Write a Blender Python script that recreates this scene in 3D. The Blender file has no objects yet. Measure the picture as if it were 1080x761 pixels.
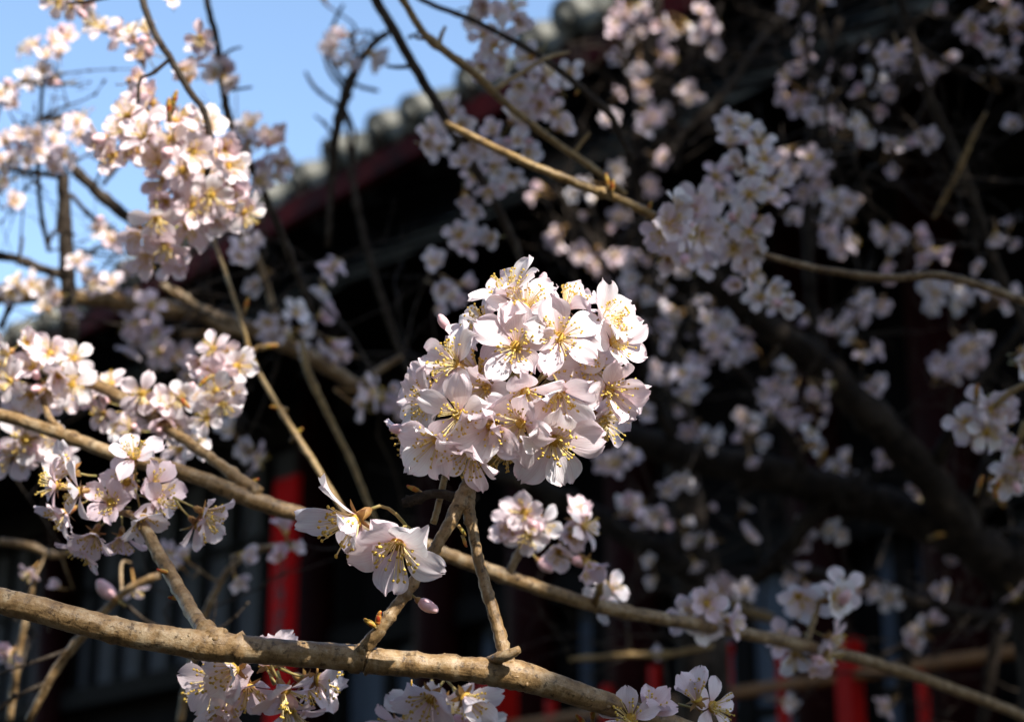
import bpy, math, random
import numpy as np
from mathutils import Vector, Matrix, Quaternion
R = math.radians
rnd = random.Random(11)
C = bpy.context.scene.collection
S = bpy.context.scene

# ------------------------------------------------------------------ camera
PITCH = R(18.0); CAMZ = 1.5
cd = bpy.data.cameras.new('camera'); cam = bpy.data.objects.new('camera', cd); C.objects.link(cam)
cam.location = (0, 0, CAMZ); cam.rotation_euler = (R(90) + PITCH, 0, 0)
cd.sensor_width = 36; cd.lens = 65; cd.clip_start = 0.02; cd.clip_end = 3000
cd.dof.use_dof = True; cd.dof.focus_distance = 0.708; cd.dof.aperture_fstop = 11.0
cd.dof.aperture_blades = 7
S.camera = cam
F = 1080 * 65 / 36.0
FW = Vector((0, math.cos(PITCH), math.sin(PITCH))); UPV = Vector((0, -math.sin(PITCH), math.cos(PITCH))); RT = Vector((1, 0, 0))
EYE = Vector((0, 0, CAMZ))

# ------------------------------------------------------------------ light
SUN = Vector((0.45, -0.62, 0.64)).normalized()
el = math.asin(SUN.z); az = math.atan2(SUN.x, SUN.y)
w = bpy.data.worlds.new('World'); S.world = w; w.use_nodes = True
nt = w.node_tree; bgn = nt.nodes['Background']
sky = nt.nodes.new('ShaderNodeTexSky'); sky.sky_type = 'NISHITA'; sky.sun_disc = False
sky.sun_elevation = el; sky.sun_rotation = az; sky.air_density = 1.15; sky.dust_density = 0.7; sky.ozone_density = 2.2
nt.links.new(sky.outputs[0], bgn.inputs[0]); bgn.inputs[1].default_value = 0.12
sl = bpy.data.lights.new('sun', 'SUN'); sl.energy = 4.3; sl.angle = R(0.53); sl.color = (1.0, 0.95, 0.87)
so = bpy.data.objects.new('sun', sl); C.objects.link(so)
so.rotation_euler = (-SUN).to_track_quat('-Z', 'Y').to_euler(); so.location = (3, -2, 8)
S.view_settings.view_transform = 'Standard'; S.view_settings.look = 'None'
S.view_settings.exposure = 1.2; S.view_settings.gamma = 1.0; S.view_settings.use_curve_mapping = False
S.cycles.use_denoising = True; S.cycles.max_bounces = 8; S.cycles.transmission_bounces = 6

# ------------------------------------------------------------------ helpers
def at(px, py, d):
    """point seen at photo pixel (1080 x 761) at depth d metres"""
    return EYE + (FW + RT * ((px - 540) / F) + UPV * ((380.5 - py) / F)) * d
def camdir(x, y, z):
    """direction given as right, up, towards the viewer"""
    return (RT * x + UPV * y - FW * z).normalized()
def mesh(name, V, Fc, mats, mi=None, uv=None, smooth=True):
    me = bpy.data.meshes.new(name)
    me.from_pydata([tuple(v) for v in V], [], Fc)
    for m in mats: me.materials.append(m)
    if mi is not None: me.polygons.foreach_set('material_index', mi)
    if uv is not None:
        l = me.uv_layers.new(name='UVMap')
        vi = np.empty(len(me.loops), dtype=np.int32); me.loops.foreach_get('vertex_index', vi)
        l.data.foreach_set('uv', np.array(uv, dtype=np.float32)[vi].ravel())
    if smooth: me.polygons.foreach_set('use_smooth', [True] * len(me.polygons))
    me.update(); return me
class MB:
    def __init__(s): s.V = []; s.F = []; s.M = []; s.U = []
    def add(s, V, Fc, m=0, U=None):
        o = len(s.V); s.V += [tuple(v) for v in V]; s.F += [tuple(i + o for i in f) for f in Fc]; s.M += [m] * len(Fc)
        s.U += list(U) if U is not None else [(0, 0)] * len(V)
    def box(s, c, ax, ay, az_, m=0):
        """box from a centre and three half-axis vectors"""
        c = Vector(c); V = [c + ax * i + ay * j + az_ * k for i in (-1, 1) for j in (-1, 1) for k in (-1, 1)]
        s.add(V, [(0, 1, 3, 2), (4, 6, 7, 5), (0, 4, 5, 1), (2, 3, 7, 6), (0, 2, 6, 4), (1, 5, 7, 3)], m)
    def tube(s, P, rad, n=6, m=0, cap=True, rough=0.0, rg=None):
        P = [Vector(p) for p in P]; V = []; U = []; up = None; L = 0
        for i, p in enumerate(P):
            t = (P[min(i + 1, len(P) - 1)] - P[max(i - 1, 0)])
            t = t.normalized() if t.length > 1e-9 else Vector((0, 0, 1))
            if up is None:
                up = t.orthogonal().normalized()
            up = (up - t * up.dot(t)).normalized(); b = t.cross(up)
            if i: L += (p - P[i - 1]).length
            for k in range(n):
                a = 2 * math.pi * k / n
                r = rad[i] * (1 + (rg.uniform(-rough, rough) if rough else 0))
                V.append(p + (up * math.cos(a) + b * math.sin(a)) * r); U.append((k / n, L))
        Fc = []
        for i in range(len(P) - 1):
            for k in range(n):
                k2 = (k + 1) % n
                Fc.append((i * n + k, i * n + k2, (i + 1) * n + k2, (i + 1) * n + k))
        if cap:
            Fc.append(tuple(range(n - 1, -1, -1))); Fc.append(tuple((len(P) - 1) * n + k for k in range(n)))
        s.add(V, Fc, m, U)
    def ball(s, c, rx, axis=Vector((0, 0, 1)), rl=None, n=8, k=5, m=0):
        rl = rl or rx; q = axis.to_track_quat('Z', 'Y'); V = [Vector(c) + q @ Vector((0, 0, -rl))]
        for i in range(1, k):
            t = -math.pi / 2 + math.pi * i / k
            for j in range(n):
                a = 2 * math.pi * j / n
                V.append(Vector(c) + q @ Vector((math.cos(a) * math.cos(t) * rx, math.sin(a) * math.cos(t) * rx, math.sin(t) * rl)))
        V.append(Vector(c) + q @ Vector((0, 0, rl))); Fc = []
        for j in range(n): Fc.append((0, 1 + (j + 1) % n, 1 + j)); 
        for i in range(k - 2):
            for j in range(n):
                a = 1 + i * n + j; b = 1 + i * n + (j + 1) % n
                Fc.append((a, b, b + n, a + n))
        e = len(V) - 1
        for j in range(n): Fc.append((e, e - n + j, e - n + (j + 1) % n))
        s.add(V, Fc, m)
    def build(s, name, mats, smooth=True):
        return mesh(name, s.V, s.F, mats if isinstance(mats, list) else [mats], s.M, s.U, smooth)
def spline(pts, seg=8):
    """Catmull-Rom through rows of numbers"""
    A = np.array(pts, dtype=float)
    if len(A) < 3: 
        t = np.linspace(0, 1, seg + 1)[:, None]; return A[0] * (1 - t) + A[-1] * t
    A = np.vstack([2 * A[0] - A[1], A, 2 * A[-1] - A[-2]]); out = []
    for i in range(1, len(A) - 2):
        p0, p1, p2, p3 = A[i - 1:i + 3]
        for k in range(seg):
            t = k / seg
            out.append(.5 * (2 * p1 + (p2 - p0) * t + (2 * p0 - 5 * p1 + 4 * p2 - p3) * t * t + (3 * p1 - p0 - 3 * p2 + p3) * t ** 3))
    out.append(A[-2]); return np.array(out)

def thing(name, label, cat, loc, group=None, kind=None):
    o = bpy.data.objects.new(name, None); C.objects.link(o); o.location = loc; o.empty_display_size = .05
    o['label'] = label; o['category'] = cat
    if group: o['group'] = group
    if kind: o['kind'] = kind
    return o
def wpos(o):
    p = Vector(o.location); q = o.parent
    while q: p = p + q.location; q = q.parent
    return p
def part(name, me, parent, label=None):
    """a mesh given in world coordinates becomes a child of parent"""
    o = bpy.data.objects.new(name, me); C.objects.link(o); o.parent = parent
    o.location = -wpos(parent)
    if label: o['label'] = label
    return o
def place(name, me, parent, loc, z, roll, sc=1.0, label=None):
    """a shared mesh (local coordinates, looking along z) stood at a world point"""
    o = bpy.data.objects.new(name, me); C.objects.link(o); o.parent = parent
    q = Vector(z).to_track_quat('Z', 'Y') @ Quaternion((0, 0, 1), roll)
    o.rotation_mode = 'QUATERNION'; o.rotation_quaternion = q; o.location = Vector(loc) - wpos(parent); o.scale = (sc,) * 3
    if label: o['label'] = label
    return o
def structure(name, me):
    o = bpy.data.objects.new(name, me); C.objects.link(o); o['kind'] = 'structure'; return o

# ------------------------------------------------------------------ materials
def mat(name, rough=.6, spec=.3):
    m = bpy.data.materials.new(name); m.use_nodes = True; t = m.node_tree
    b = t.nodes['Principled BSDF']; b.inputs['Roughness'].default_value = rough; b.inputs['Specular IOR Level'].default_value = spec
    return m, t, b
def N(t, kind, **kw):
    n = t.nodes.new(kind)
    for k, v in kw.items():
        if k in n.inputs: n.inputs[k].default_value = v
        else: setattr(n, k, v)
    return n
def ramp(t, stops, fac):
    n = t.nodes.new('ShaderNodeValToRGB'); e = n.color_ramp.elements
    while len(e) < len(stops): e.new(.5)
    for q, (p, c) in zip(e, stops): q.position = p; q.color = (*c, 1)
    t.links.new(fac, n.inputs[0]); return n.outputs[0]
def noisy(name, stops, scale, rough=.6, spec=.3, bump=0.0, bscale=None, dist=.002, detail=6, stretch=None):
    m, t, b = mat(name, rough, spec)
    tc = N(t, 'ShaderNodeTexCoord'); src = tc.outputs['Object']
    if stretch:
        mp = N(t, 'ShaderNodeMapping'); mp.inputs['Scale'].default_value = stretch; t.links.new(src, mp.inputs[0]); src = mp.outputs[0]
    n = N(t, 'ShaderNodeTexNoise', Scale=scale, Detail=detail, Roughness=.65); t.links.new(src, n.inputs['Vector'])
    t.links.new(ramp(t, stops, n.outputs[0]), b.inputs['Base Color'])
    if bump:
        n2 = N(t, 'ShaderNodeTexNoise', Scale=bscale or scale, Detail=8); t.links.new(src, n2.inputs['Vector'])
        bp = N(t, 'ShaderNodeBump', Strength=bump, Distance=dist); t.links.new(n2.outputs[0], bp.inputs['Height']); t.links.new(bp.outputs[0], b.inputs['Normal'])
    return m
def bark(name, c0, c1, c2, k=1.0, spec=.4):
    """lenticelled cherry bark: streaks round the stem, grey bloom, dark scars"""
    m, t, b = mat(name, .42 if spec > .2 else .8, spec)
    uv = N(t, 'ShaderNodeUVMap'); tc = N(t, 'ShaderNodeTexCoord')
    mp = N(t, 'ShaderNodeMapping'); mp.inputs['Scale'].default_value = (2.2, 300 * k, 1); t.links.new(uv.outputs[0], mp.inputs[0])
    n1 = N(t, 'ShaderNodeTexNoise', Scale=1.0, Detail=4); t.links.new(mp.outputs[0], n1.inputs['Vector'])
    n2 = N(t, 'ShaderNodeTexNoise', Scale=110 * k, Detail=8, Roughness=.7); t.links.new(tc.outputs['Object'], n2.inputs['Vector'])
    n3 = N(t, 'ShaderNodeTexNoise', Scale=330 * k, Detail=4, Roughness=.7); t.links.new(tc.outputs['Object'], n3.inputs['Vector'])
    a = ramp(t, [(.33, c0), (.5, c1), (.64, c2)], n2.outputs[0])
    mx = N(t, 'ShaderNodeMix', data_type='RGBA', blend_type='MULTIPLY'); mx.inputs[0].default_value = .6
    t.links.new(a, mx.inputs[6]); t.links.new(ramp(t, [(.30, (.30, .25, .20)), (.40, (1, 1, 1)), (.7, (1.1, 1.05, 1.0))], n1.outputs[0]), mx.inputs[7])
    mx2 = N(t, 'ShaderNodeMix', data_type='RGBA', blend_type='MULTIPLY'); mx2.inputs[0].default_value = .8
    t.links.new(mx.outputs[2], mx2.inputs[6]); t.links.new(ramp(t, [(.36, (.18, .15, .13)), (.45, (1, 1, 1)), (.62, (1, 1, 1)), (.7, (1.3, 1.25, 1.2))], n3.outputs[0]), mx2.inputs[7])
    t.links.new(mx2.outputs[2], b.inputs['Base Color'])
    mp4 = N(t, 'ShaderNodeMapping'); mp4.inputs['Scale'].default_value = (9, 60 * k, 1); t.links.new(uv.outputs[0], mp4.inputs[0])
    n4 = N(t, 'ShaderNodeTexNoise', Scale=1.0, Detail=5); t.links.new(mp4.outputs[0], n4.inputs['Vector'])
    ad = N(t, 'ShaderNodeMath', operation='ADD'); t.links.new(n4.outputs[0], ad.inputs[0]); t.links.new(n2.outputs[0], ad.inputs[1])
    bp = N(t, 'ShaderNodeBump', Strength=.55, Distance=.0016 / k); t.links.new(ad.outputs[0], bp.inputs['Height']); t.links.new(bp.outputs[0], b.inputs['Normal'])
    return m
def petal_mat(name, base, mid, tip, trans=.30):
    m, t, b = mat(name, .5, .25)
    uv = N(t, 'ShaderNodeUVMap'); sp = N(t, 'ShaderNodeSeparateXYZ'); t.links.new(uv.outputs[0], sp.inputs[0])
    col = ramp(t, [(0, base), (.22, mid), (.6, tip), (.9, tip), (1.0, mid)], sp.outputs[1])
    oi = N(t, 'ShaderNodeObjectInfo')
    tc = N(t, 'ShaderNodeTexCoord'); n = N(t, 'ShaderNodeTexNoise', Scale=150.0, Detail=3); t.links.new(tc.outputs['Object'], n.inputs['Vector'])
    ad = N(t, 'ShaderNodeMath', operation='ADD'); t.links.new(oi.outputs['Random'], ad.inputs[0]); t.links.new(n.outputs[0], ad.inputs[1])
    blush = ramp(t, [(.35, (1, 1, 1)), (.85, (1.0, .955, .965)), (1.0, (1.0, .90, .925))], ad.outputs[0])
    # fine veins fanning along the petal
    mp = N(t, 'ShaderNodeMapping'); mp.inputs['Scale'].default_value = (26, 1.3, 1); t.links.new(uv.outputs[0], mp.inputs[0])
    vn = N(t, 'ShaderNodeTexNoise', Scale=1.0, Detail=2); t.links.new(mp.outputs[0], vn.inputs['Vector'])
    vein = ramp(t, [(.38, (.93, .88, .90)), (.55, (1, 1, 1))], vn.outputs[0])
    m1 = N(t, 'ShaderNodeMix', data_type='RGBA', blend_type='MULTIPLY'); m1.inputs[0].default_value = 1
    t.links.new(col, m1.inputs[6]); t.links.new(blush, m1.inputs[7])
    m2 = N(t, 'ShaderNodeMix', data_type='RGBA', blend_type='MULTIPLY'); m2.inputs[0].default_value = 1
    t.links.new(m1.outputs[2], m2.inputs[6]); t.links.new(vein, m2.inputs[7])
    t.links.new(m2.outputs[2], b.inputs['Base Color'])
    bp = N(t, 'ShaderNodeBump', Strength=.35, Distance=.0006); t.links.new(vn.outputs[0], bp.inputs['Height']); t.links.new(bp.outputs[0], b.inputs['Normal'])
    tr = N(t, 'ShaderNodeBsdfTranslucent'); t.links.new(m2.outputs[2], tr.inputs[0]); t.links.new(bp.outputs[0], tr.inputs['Normal'])
    ms = N(t, 'ShaderNodeMixShader'); ms.inputs[0].default_value = trans
    t.links.new(b.outputs[0], ms.inputs[1]); t.links.new(tr.outputs[0], ms.inputs[2])
    t.links.new(ms.outputs[0], t.nodes['Material Output'].inputs[0]); return m

M = {}
M['petal'] = petal_mat('white_petal', (.82, .52, .53), (.89, .80, .82), (.91, .88, .89))
M['petal_pink'] = petal_mat('pale_pink_petal', (.80, .44, .47), (.87, .73, .77), (.89, .80, .83))
M['filament'] = noisy('filament', [(.3, (.78, .58, .20)), (.7, (.84, .74, .46))], 300, .5)
M['anther'] = noisy('anther', [(.3, (.50, .30, .04)), (.7, (.78, .55, .12))], 500, .6)
M['heart'] = noisy('flower_heart', [(.3, (.42, .20, .03)), (.7, (.62, .42, .06))], 400, .6)
M['leaf'] = noisy('shade_leaf', [(.3, (.035, .03, .012)), (.7, (.06, .07, .02))], 3, .6)  # foliage of the added, unseen light blockers
M['calyx'] = noisy('calyx', [(.3, (.20, .07, .03)), (.55, (.34, .20, .06)), (.8, (.30, .07, .04))], 220, .5)
M['pedicel'] = noisy('pedicel', [(.3, (.22, .22, .06)), (.7, (.34, .20, .08))], 160, .5)
M['bud'] = noisy('pink_bud', [(.3, (.80, .42, .46)), (.7, (.85, .62, .64))], 260, .5)
M['leafbud'] = noisy('leaf_bud', [(.38, (.34, .035, .012)), (.5, (.40, .20, .03)), (.62, (.30, .27, .05))], 420, .5)
M['bark'] = bark('cherry_bark', (.085, .048, .02), (.235, .145, .062), (.36, .27, .165))
M['bark_gold'] = bark('young_bark', (.12, .07, .025), (.27, .17, .06), (.34, .24, .11))
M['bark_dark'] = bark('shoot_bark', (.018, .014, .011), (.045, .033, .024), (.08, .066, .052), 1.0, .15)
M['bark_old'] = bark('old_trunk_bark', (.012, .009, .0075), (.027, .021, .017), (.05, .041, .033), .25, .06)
M['tile'] = noisy('grey_roof_tile', [(.36, (.025, .026, .022)), (.48, (.07, .072, .06)), (.56, (.12, .118, .10)), (.68, (.24, .23, .195))], 9, .75, .2, .5, 30, .01)
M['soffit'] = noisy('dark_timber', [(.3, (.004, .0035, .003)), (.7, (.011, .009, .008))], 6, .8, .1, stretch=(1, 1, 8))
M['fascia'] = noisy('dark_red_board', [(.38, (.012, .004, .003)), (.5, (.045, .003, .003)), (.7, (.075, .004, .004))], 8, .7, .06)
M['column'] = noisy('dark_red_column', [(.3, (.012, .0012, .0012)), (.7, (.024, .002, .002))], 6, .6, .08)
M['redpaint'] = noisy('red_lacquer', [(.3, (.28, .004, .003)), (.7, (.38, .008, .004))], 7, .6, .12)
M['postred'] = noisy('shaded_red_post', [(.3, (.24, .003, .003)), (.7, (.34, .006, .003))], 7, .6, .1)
M['rail'] = noisy('tan_rail_wood', [(.3, (.14, .065, .025)), (.7, (.24, .12, .045))], 12, .6, .3, stretch=(1, 1, 6))
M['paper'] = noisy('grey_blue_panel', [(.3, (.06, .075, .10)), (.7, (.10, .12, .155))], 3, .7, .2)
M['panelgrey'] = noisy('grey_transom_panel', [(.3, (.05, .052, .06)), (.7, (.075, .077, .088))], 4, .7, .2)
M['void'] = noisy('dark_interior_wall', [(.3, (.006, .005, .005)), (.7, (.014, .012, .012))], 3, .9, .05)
M['banner'] = noisy('red_banner', [(.3, (.44, .003, .004)), (.7, (.56, .005, .005))], 14, .8, .06)
M['ink'] = noisy('ink', [(.3, (.012, .01, .012)), (.7, (.03, .02, .022))], 40, .6)
M['stone'] = noisy('podium_stone', [(.3, (.10, .095, .085)), (.7, (.2, .19, .17))], 5, .8, .2, .5, 20, .01)
M['ground'] = noisy('bare_earth', [(.3, (.02, .017, .013)), (.55, (.042, .035, .027)), (.75, (.065, .058, .04))], 2.5, .9, .1, .6, 14, .03)

# ------------------------------------------------------------------ ground
g = MB(); n = 40
for i in range(n + 1):
    for j in range(n + 1):
        x = (i / n - .5); y = (j / n - .5); x = math.copysign(abs(x * 2) ** 3, x) * 1200; y = math.copysign(abs(y * 2) ** 3, y) * 1200
        g.V.append((x, y, rnd.uniform(-.03, .0) if abs(x) < 60 and abs(y) < 60 else 0)); g.U.append((x, y))
for i in range(n):
    for j in range(n):
        a = i * (n + 1) + j; g.F.append((a, a + n + 1, a + n + 2, a + 1)); g.M.append(0)
structure('ground', g.build('ground', M['ground']))

# ------------------------------------------------------------------ temple hall
ANG = R(39.5)
U = Vector((math.sin(ANG), -math.cos(ANG), 0)); NW = Vector((-math.cos(ANG), -math.sin(ANG), 0)); Z = Vector((0, 0, 1))
P0 = at(460, 116, 6.0); EAVE = P0.dot(NW); OVER = 1.35; WALL = EAVE - OVER
ZE = P0.z
def wp(u, w_, z): return NW * (WALL + w_) + U * u + Z * z
def onplane(px, py, w_):
    d = (at(px, py, 1) - EYE); t = ((WALL + w_) - EYE.dot(NW)) / d.dot(NW); p = EYE + d * t
    return p.dot(U), p.z
UL, UR = -16.0, 1.2
hall = thing('temple_hall', 'dark timber temple hall with grey tiled roof, red fascia and shaded panelled wall', 'building', wp((UL + UR) / 2, 0, 0))
UM = (UL + UR) / 2; HU = (UR - UL) / 2
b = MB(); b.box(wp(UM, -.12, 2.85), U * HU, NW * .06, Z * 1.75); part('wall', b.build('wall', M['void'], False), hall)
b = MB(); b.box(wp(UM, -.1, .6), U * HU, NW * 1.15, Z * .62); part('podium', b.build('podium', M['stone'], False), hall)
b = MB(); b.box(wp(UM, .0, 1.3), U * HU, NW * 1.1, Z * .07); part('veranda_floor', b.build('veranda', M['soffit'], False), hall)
# roof body: soffit slab sloping up and back
PIT = R(27); SL = -NW * math.cos(PIT) + Z * math.sin(PIT); RN = NW * math.sin(PIT) + Z * math.cos(PIT)
RL = 4.2; e0 = NW * EAVE + Z * (ZE - .062)
b = MB(); b.box(e0 + U * UM + SL * (RL / 2 + .05) + RN * .02, U * HU, SL * (RL / 2), RN * .035)
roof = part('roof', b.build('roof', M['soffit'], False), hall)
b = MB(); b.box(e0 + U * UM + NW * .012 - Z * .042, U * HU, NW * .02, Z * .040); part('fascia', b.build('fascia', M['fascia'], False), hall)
# barrel tiles with round end caps
def barrel():
    m = MB(); r = .054; segs = 12
    q = [Vector((0, 0, 0)) + SL * (RL * i / 14) + RN * (0 if i % 2 else .004) for i in range(15)]
    m.tube(q, [r * (1 if i % 2 else 1.03) for i in range(15)], 14)
    m.tube([-SL * .03, -SL * .028, SL * .05], [r * .9, r * 1.14, r * 1.14], 20)
    m.tube([-SL * .045, -SL * .029], [r * .55, r * .62], 16)
    return m.build('barrel_tile', M['tile'])
def pan():
    m = MB(); V = []; Fc = []
    for i in range(2):
        for k in range(9):
            a = math.pi * (k / 8)
            V.append(SL * (RL * i - .02) + U * (-math.cos(a) * .085) - RN * (math.sin(a) * .035) )
    for k in range(8): Fc.append((k, k + 1, 10 + k, 9 + k))
    m.add(V, Fc); 
    m.box(-SL * .02 - RN * .032, U * .075, SL * .012, RN * .028)
    return m.build('pan_tile', M['tile'])
bm_, pm_ = barrel(), pan(); SP = .25; i = 0; u = UL + .1
while u < UR:
    base = NW * EAVE + U * u + Z * (ZE + .03) + SL * rnd.uniform(-.05, .03) + Z * rnd.uniform(-.012, .016) + U * rnd.uniform(-.02, .02)
    o = part('barrel_tile', bm_, roof); o.location = base - wpos(roof) + Vector(); 
    o.location = base - wpos(hall) - roof.location; o.scale = (1, 1, 1) if rnd.random() < .5 else (1.0, 1.0, rnd.uniform(.97, 1.03))
    o2 = part('pan_tile', pm_, roof); o2.location = base + U * (SP / 2) - RN * .012 - wpos(hall) - roof.location
    u += SP
# rafters
b = MB(); b.box(Vector(), U * .035, SL * 1.0, RN * .045); rm = b.build('rafter', M['soffit'], False)
u = UL + .2
while u < UR:
    o = part('rafter', rm, hall); o.location = e0 + U * u + SL * 1.1 - RN * .07 - wpos(hall); u += .33
# beams, columns, transom and door panels
ZT0 = onplane(200, 704, 0)[1]; ZT1 = ZT0 + .95
for zz, h in ((ZT0 - .05, .05), (ZT1 + .09, .09)):
    b = MB(); b.box(wp(UM, .02, zz), U * HU, NW * .07, Z * h); part('beam', b.build('beam', M['soffit'], False), hall)
cols = [onplane(x, 640, .1)[0] for x in (60, 330, 462, 560, 668, 866, 1010)] + [UR - .1, UL + 1, UL + 4]
for u in cols:
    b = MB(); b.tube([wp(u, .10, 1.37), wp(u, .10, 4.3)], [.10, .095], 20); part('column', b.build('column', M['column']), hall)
cs = sorted(cols)
for a, c in zip(cs[:-1], cs[1:]):
    if c - a < .35: continue
    if c > onplane(345, 640, .1)[0]: m = None
    else: m = MB(); m.box(wp((a + c) / 2, -.03, (ZT0 + ZT1) / 2), U * ((c - a) / 2 - .11), NW * .02, Z * ((ZT1 - ZT0) / 2 - .002), 0)
    if m:
        k = max(2, int((c - a) / .28))
        for q in range(1, k): m.box(wp(a + (c - a) * q / k, 0.0, (ZT0 + ZT1) / 2), U * .022, NW * .022, Z * ((ZT1 - ZT0) / 2 - .004), 1)
        m.box(wp((a + c) / 2, -.004, ZT0 + .55), U * ((c - a) / 2 - .115), NW * .02, Z * .018, 1)
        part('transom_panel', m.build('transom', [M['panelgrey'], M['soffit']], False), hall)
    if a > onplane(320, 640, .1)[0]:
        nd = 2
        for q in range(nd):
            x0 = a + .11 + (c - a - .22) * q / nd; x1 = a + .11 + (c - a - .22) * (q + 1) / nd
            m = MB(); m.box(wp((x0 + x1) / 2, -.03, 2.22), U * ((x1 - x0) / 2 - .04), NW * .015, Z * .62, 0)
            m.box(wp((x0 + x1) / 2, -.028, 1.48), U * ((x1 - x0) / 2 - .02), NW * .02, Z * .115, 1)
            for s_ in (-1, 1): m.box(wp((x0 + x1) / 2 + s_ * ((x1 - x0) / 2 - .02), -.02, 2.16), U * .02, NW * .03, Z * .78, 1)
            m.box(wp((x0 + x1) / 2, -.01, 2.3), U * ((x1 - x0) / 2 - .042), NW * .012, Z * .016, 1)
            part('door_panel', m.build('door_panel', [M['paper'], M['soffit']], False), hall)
# veranda railing
W_R = .98
rl = thing('railing', 'red veranda railing with tan handrail below the shaded hall wall', 'railing', wp(-2, W_R, 1.37))
def post(px, py, wpx, name, extra=0):
    u, z = onplane(px, py, W_R); d = (wp(u, W_R, z) - EYE).dot(FW); r = wpx * d / F / 2
    m = MB(); m.box(wp(u, W_R, (z + 1.37) / 2), U * r, NW * r, Z * ((z - 1.37) / 2))
    if extra: m.box(wp(u, W_R, z + .012), U * (r * 1.12), NW * (r * 1.12), Z * .014)
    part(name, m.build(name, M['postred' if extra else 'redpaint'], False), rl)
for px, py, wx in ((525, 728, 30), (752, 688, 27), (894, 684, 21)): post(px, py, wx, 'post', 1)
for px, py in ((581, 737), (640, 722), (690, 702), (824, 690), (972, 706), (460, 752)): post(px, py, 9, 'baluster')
u0, z0 = onplane(560, 758, W_R + .05); u1, z1 = onplane(880, 711, W_R + .05); zr = (z0 + z1) / 2
b = MB(); b.tube([wp(-9, W_R, zr), wp(.9, W_R, zr)], [.016, .016], 12); part('handrail', b.build('handrail', M['rail']), rl)
# hanging red board
u0, z0 = onplane(304, 504, .5)
bn = thing('hanging_board', 'tall narrow red board with dark brushed characters hanging before the hall', 'banner', wp(u0, .5, z0))
d_ = (wp(u0, .5, z0) - EYE).dot(FW); hw = 27 * d_ / F / 2 / (U - FW * 0).dot(RT)
b = MB(); b.box(wp(u0, .5, z0 - .85), U * hw, NW * .012, Z * .85); part('board', b.build('board', M['banner'], False), bn)
for py in (585, 607, 626, 648, 666, 690):
    zc = onplane(300, py, .5)[1]; m = MB()
    m.box(wp(u0, .5150, zc), U * hw * .05, NW * .002, Z * .026)
    for q in range(4):
        a = rnd.choice((0, .05, .6, -.6)) + rnd.uniform(-.1, .1); zz = zc + (q - 1.5) * .013
        m.box(wp(u0 + rnd.uniform(-.08, .08) * hw, .5155 + q * .0006, zz), (U * math.cos(a) + Z * math.sin(a)) * hw * rnd.uniform(.25, .5), NW * .002, (Z * math.cos(a) - U * math.sin(a)) * .005)
    part('character', m.build('character', M['ink'], False), bn)

# ------------------------------------------------------------------ flowers
WT = ([0, .08, .2, .4, .6, .78, .92, 1], [.13, .18, .42, .80, 1, .97, .74, .42])
def petal_geo(L, W, nu, nv, rg, cup=.22, curl=.1, ruf=.05, notch=.09):
    V = []; UVs = []; p1, p2, p3 = (rg.uniform(0, 6.28) for _ in range(3)); tw = rg.uniform(-.18, .18)
    for i in range(nu + 1):
        u = i / nu; wd = np.interp(u, *WT) * W / 2
        for j in range(nv + 1):
            v = j / nv * 2 - 1; x = v * wd
            y = L * (u - .07 * v * v * u ** 3 - notch * math.exp(-(v / .25) ** 2) * u ** 7)
            y += L * (.016 * math.sin(v * 9 + p1) + (.014 * math.sin(v * 21 + p3) if nv > 8 else 0)) * u ** 6
            z = cup * W * (v * v) * (u * (1.25 - u)) - curl * L * u * u + cup * .35 * L * math.sin(u * 2.2)
            z += ruf * L * (math.sin(v * 3.4 + p2) * u ** 2 + .55 * math.sin(v * 7.5 + u * 4 + p3) * u ** 3) + tw * x * u
            V.append(Vector((x, y, z))); UVs.append((v * .5 + .5, u))
    Fc = [(i * (nv + 1) + j, i * (nv + 1) + j + 1, (i + 1) * (nv + 1) + j + 1, (i + 1) * (nv + 1) + j) for i in range(nu) for j in range(nv)]
    return V, Fc, UVs
def petal_pose(k, elev, rg, r0=.0016):
    return Matrix.Rotation(2 * math.pi * k / 5 + rg.uniform(-.13, .13), 4, 'Z') @ Matrix.Translation((0, r0, rg.uniform(-.0004, .0004))) @ Matrix.Rotation(elev + rg.uniform(-.33, .33), 4, 'X') @ Matrix.Rotation(rg.uniform(-.15, .15), 4, 'Y')
def stamens(m, rg, cnt, rad, arad, spread, n=4, fm=0, am=1, Lr=(.0075, .0115)):
    for s_ in range(cnt):
        th = rg.uniform(0, 6.283); a = spread * math.sqrt(rg.uniform(.02, 1)); L = rg.uniform(*Lr)
        d0 = Vector((math.sin(a * .55) * math.cos(th), math.sin(a * .55) * math.sin(th), math.cos(a * .55)))
        d1 = Vector((math.sin(a * 1.25) * math.cos(th), math.sin(a * 1.25) * math.sin(th), math.cos(a * 1.25)))
        p = Vector((math.cos(th) * .0014, math.sin(th) * .0014, -.0005)); P = [p]
        for q in range(1, 4): P.append(p + (d0 * (1 - q / 6) + d1 * (q / 6)) * (L * q / 3))
        m.tube(P, [rad * 1.25, rad, rad * .9, rad * .7], n, fm, False)
        m.ball(P[-1], arad, Vector((rg.uniform(-1, 1), rg.uniform(-1, 1), rg.uniform(-1, 1))).normalized(), arad * 1.4, 6, 4, am)
def disc(m, mi, r=.0023):
    m.tube([(0, 0, .0003), (0, 0, .0008), (0, 0, .0017), (0, 0, .0021)], [r, r * 1.1, r * .8, r * .3], 10, mi)
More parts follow.
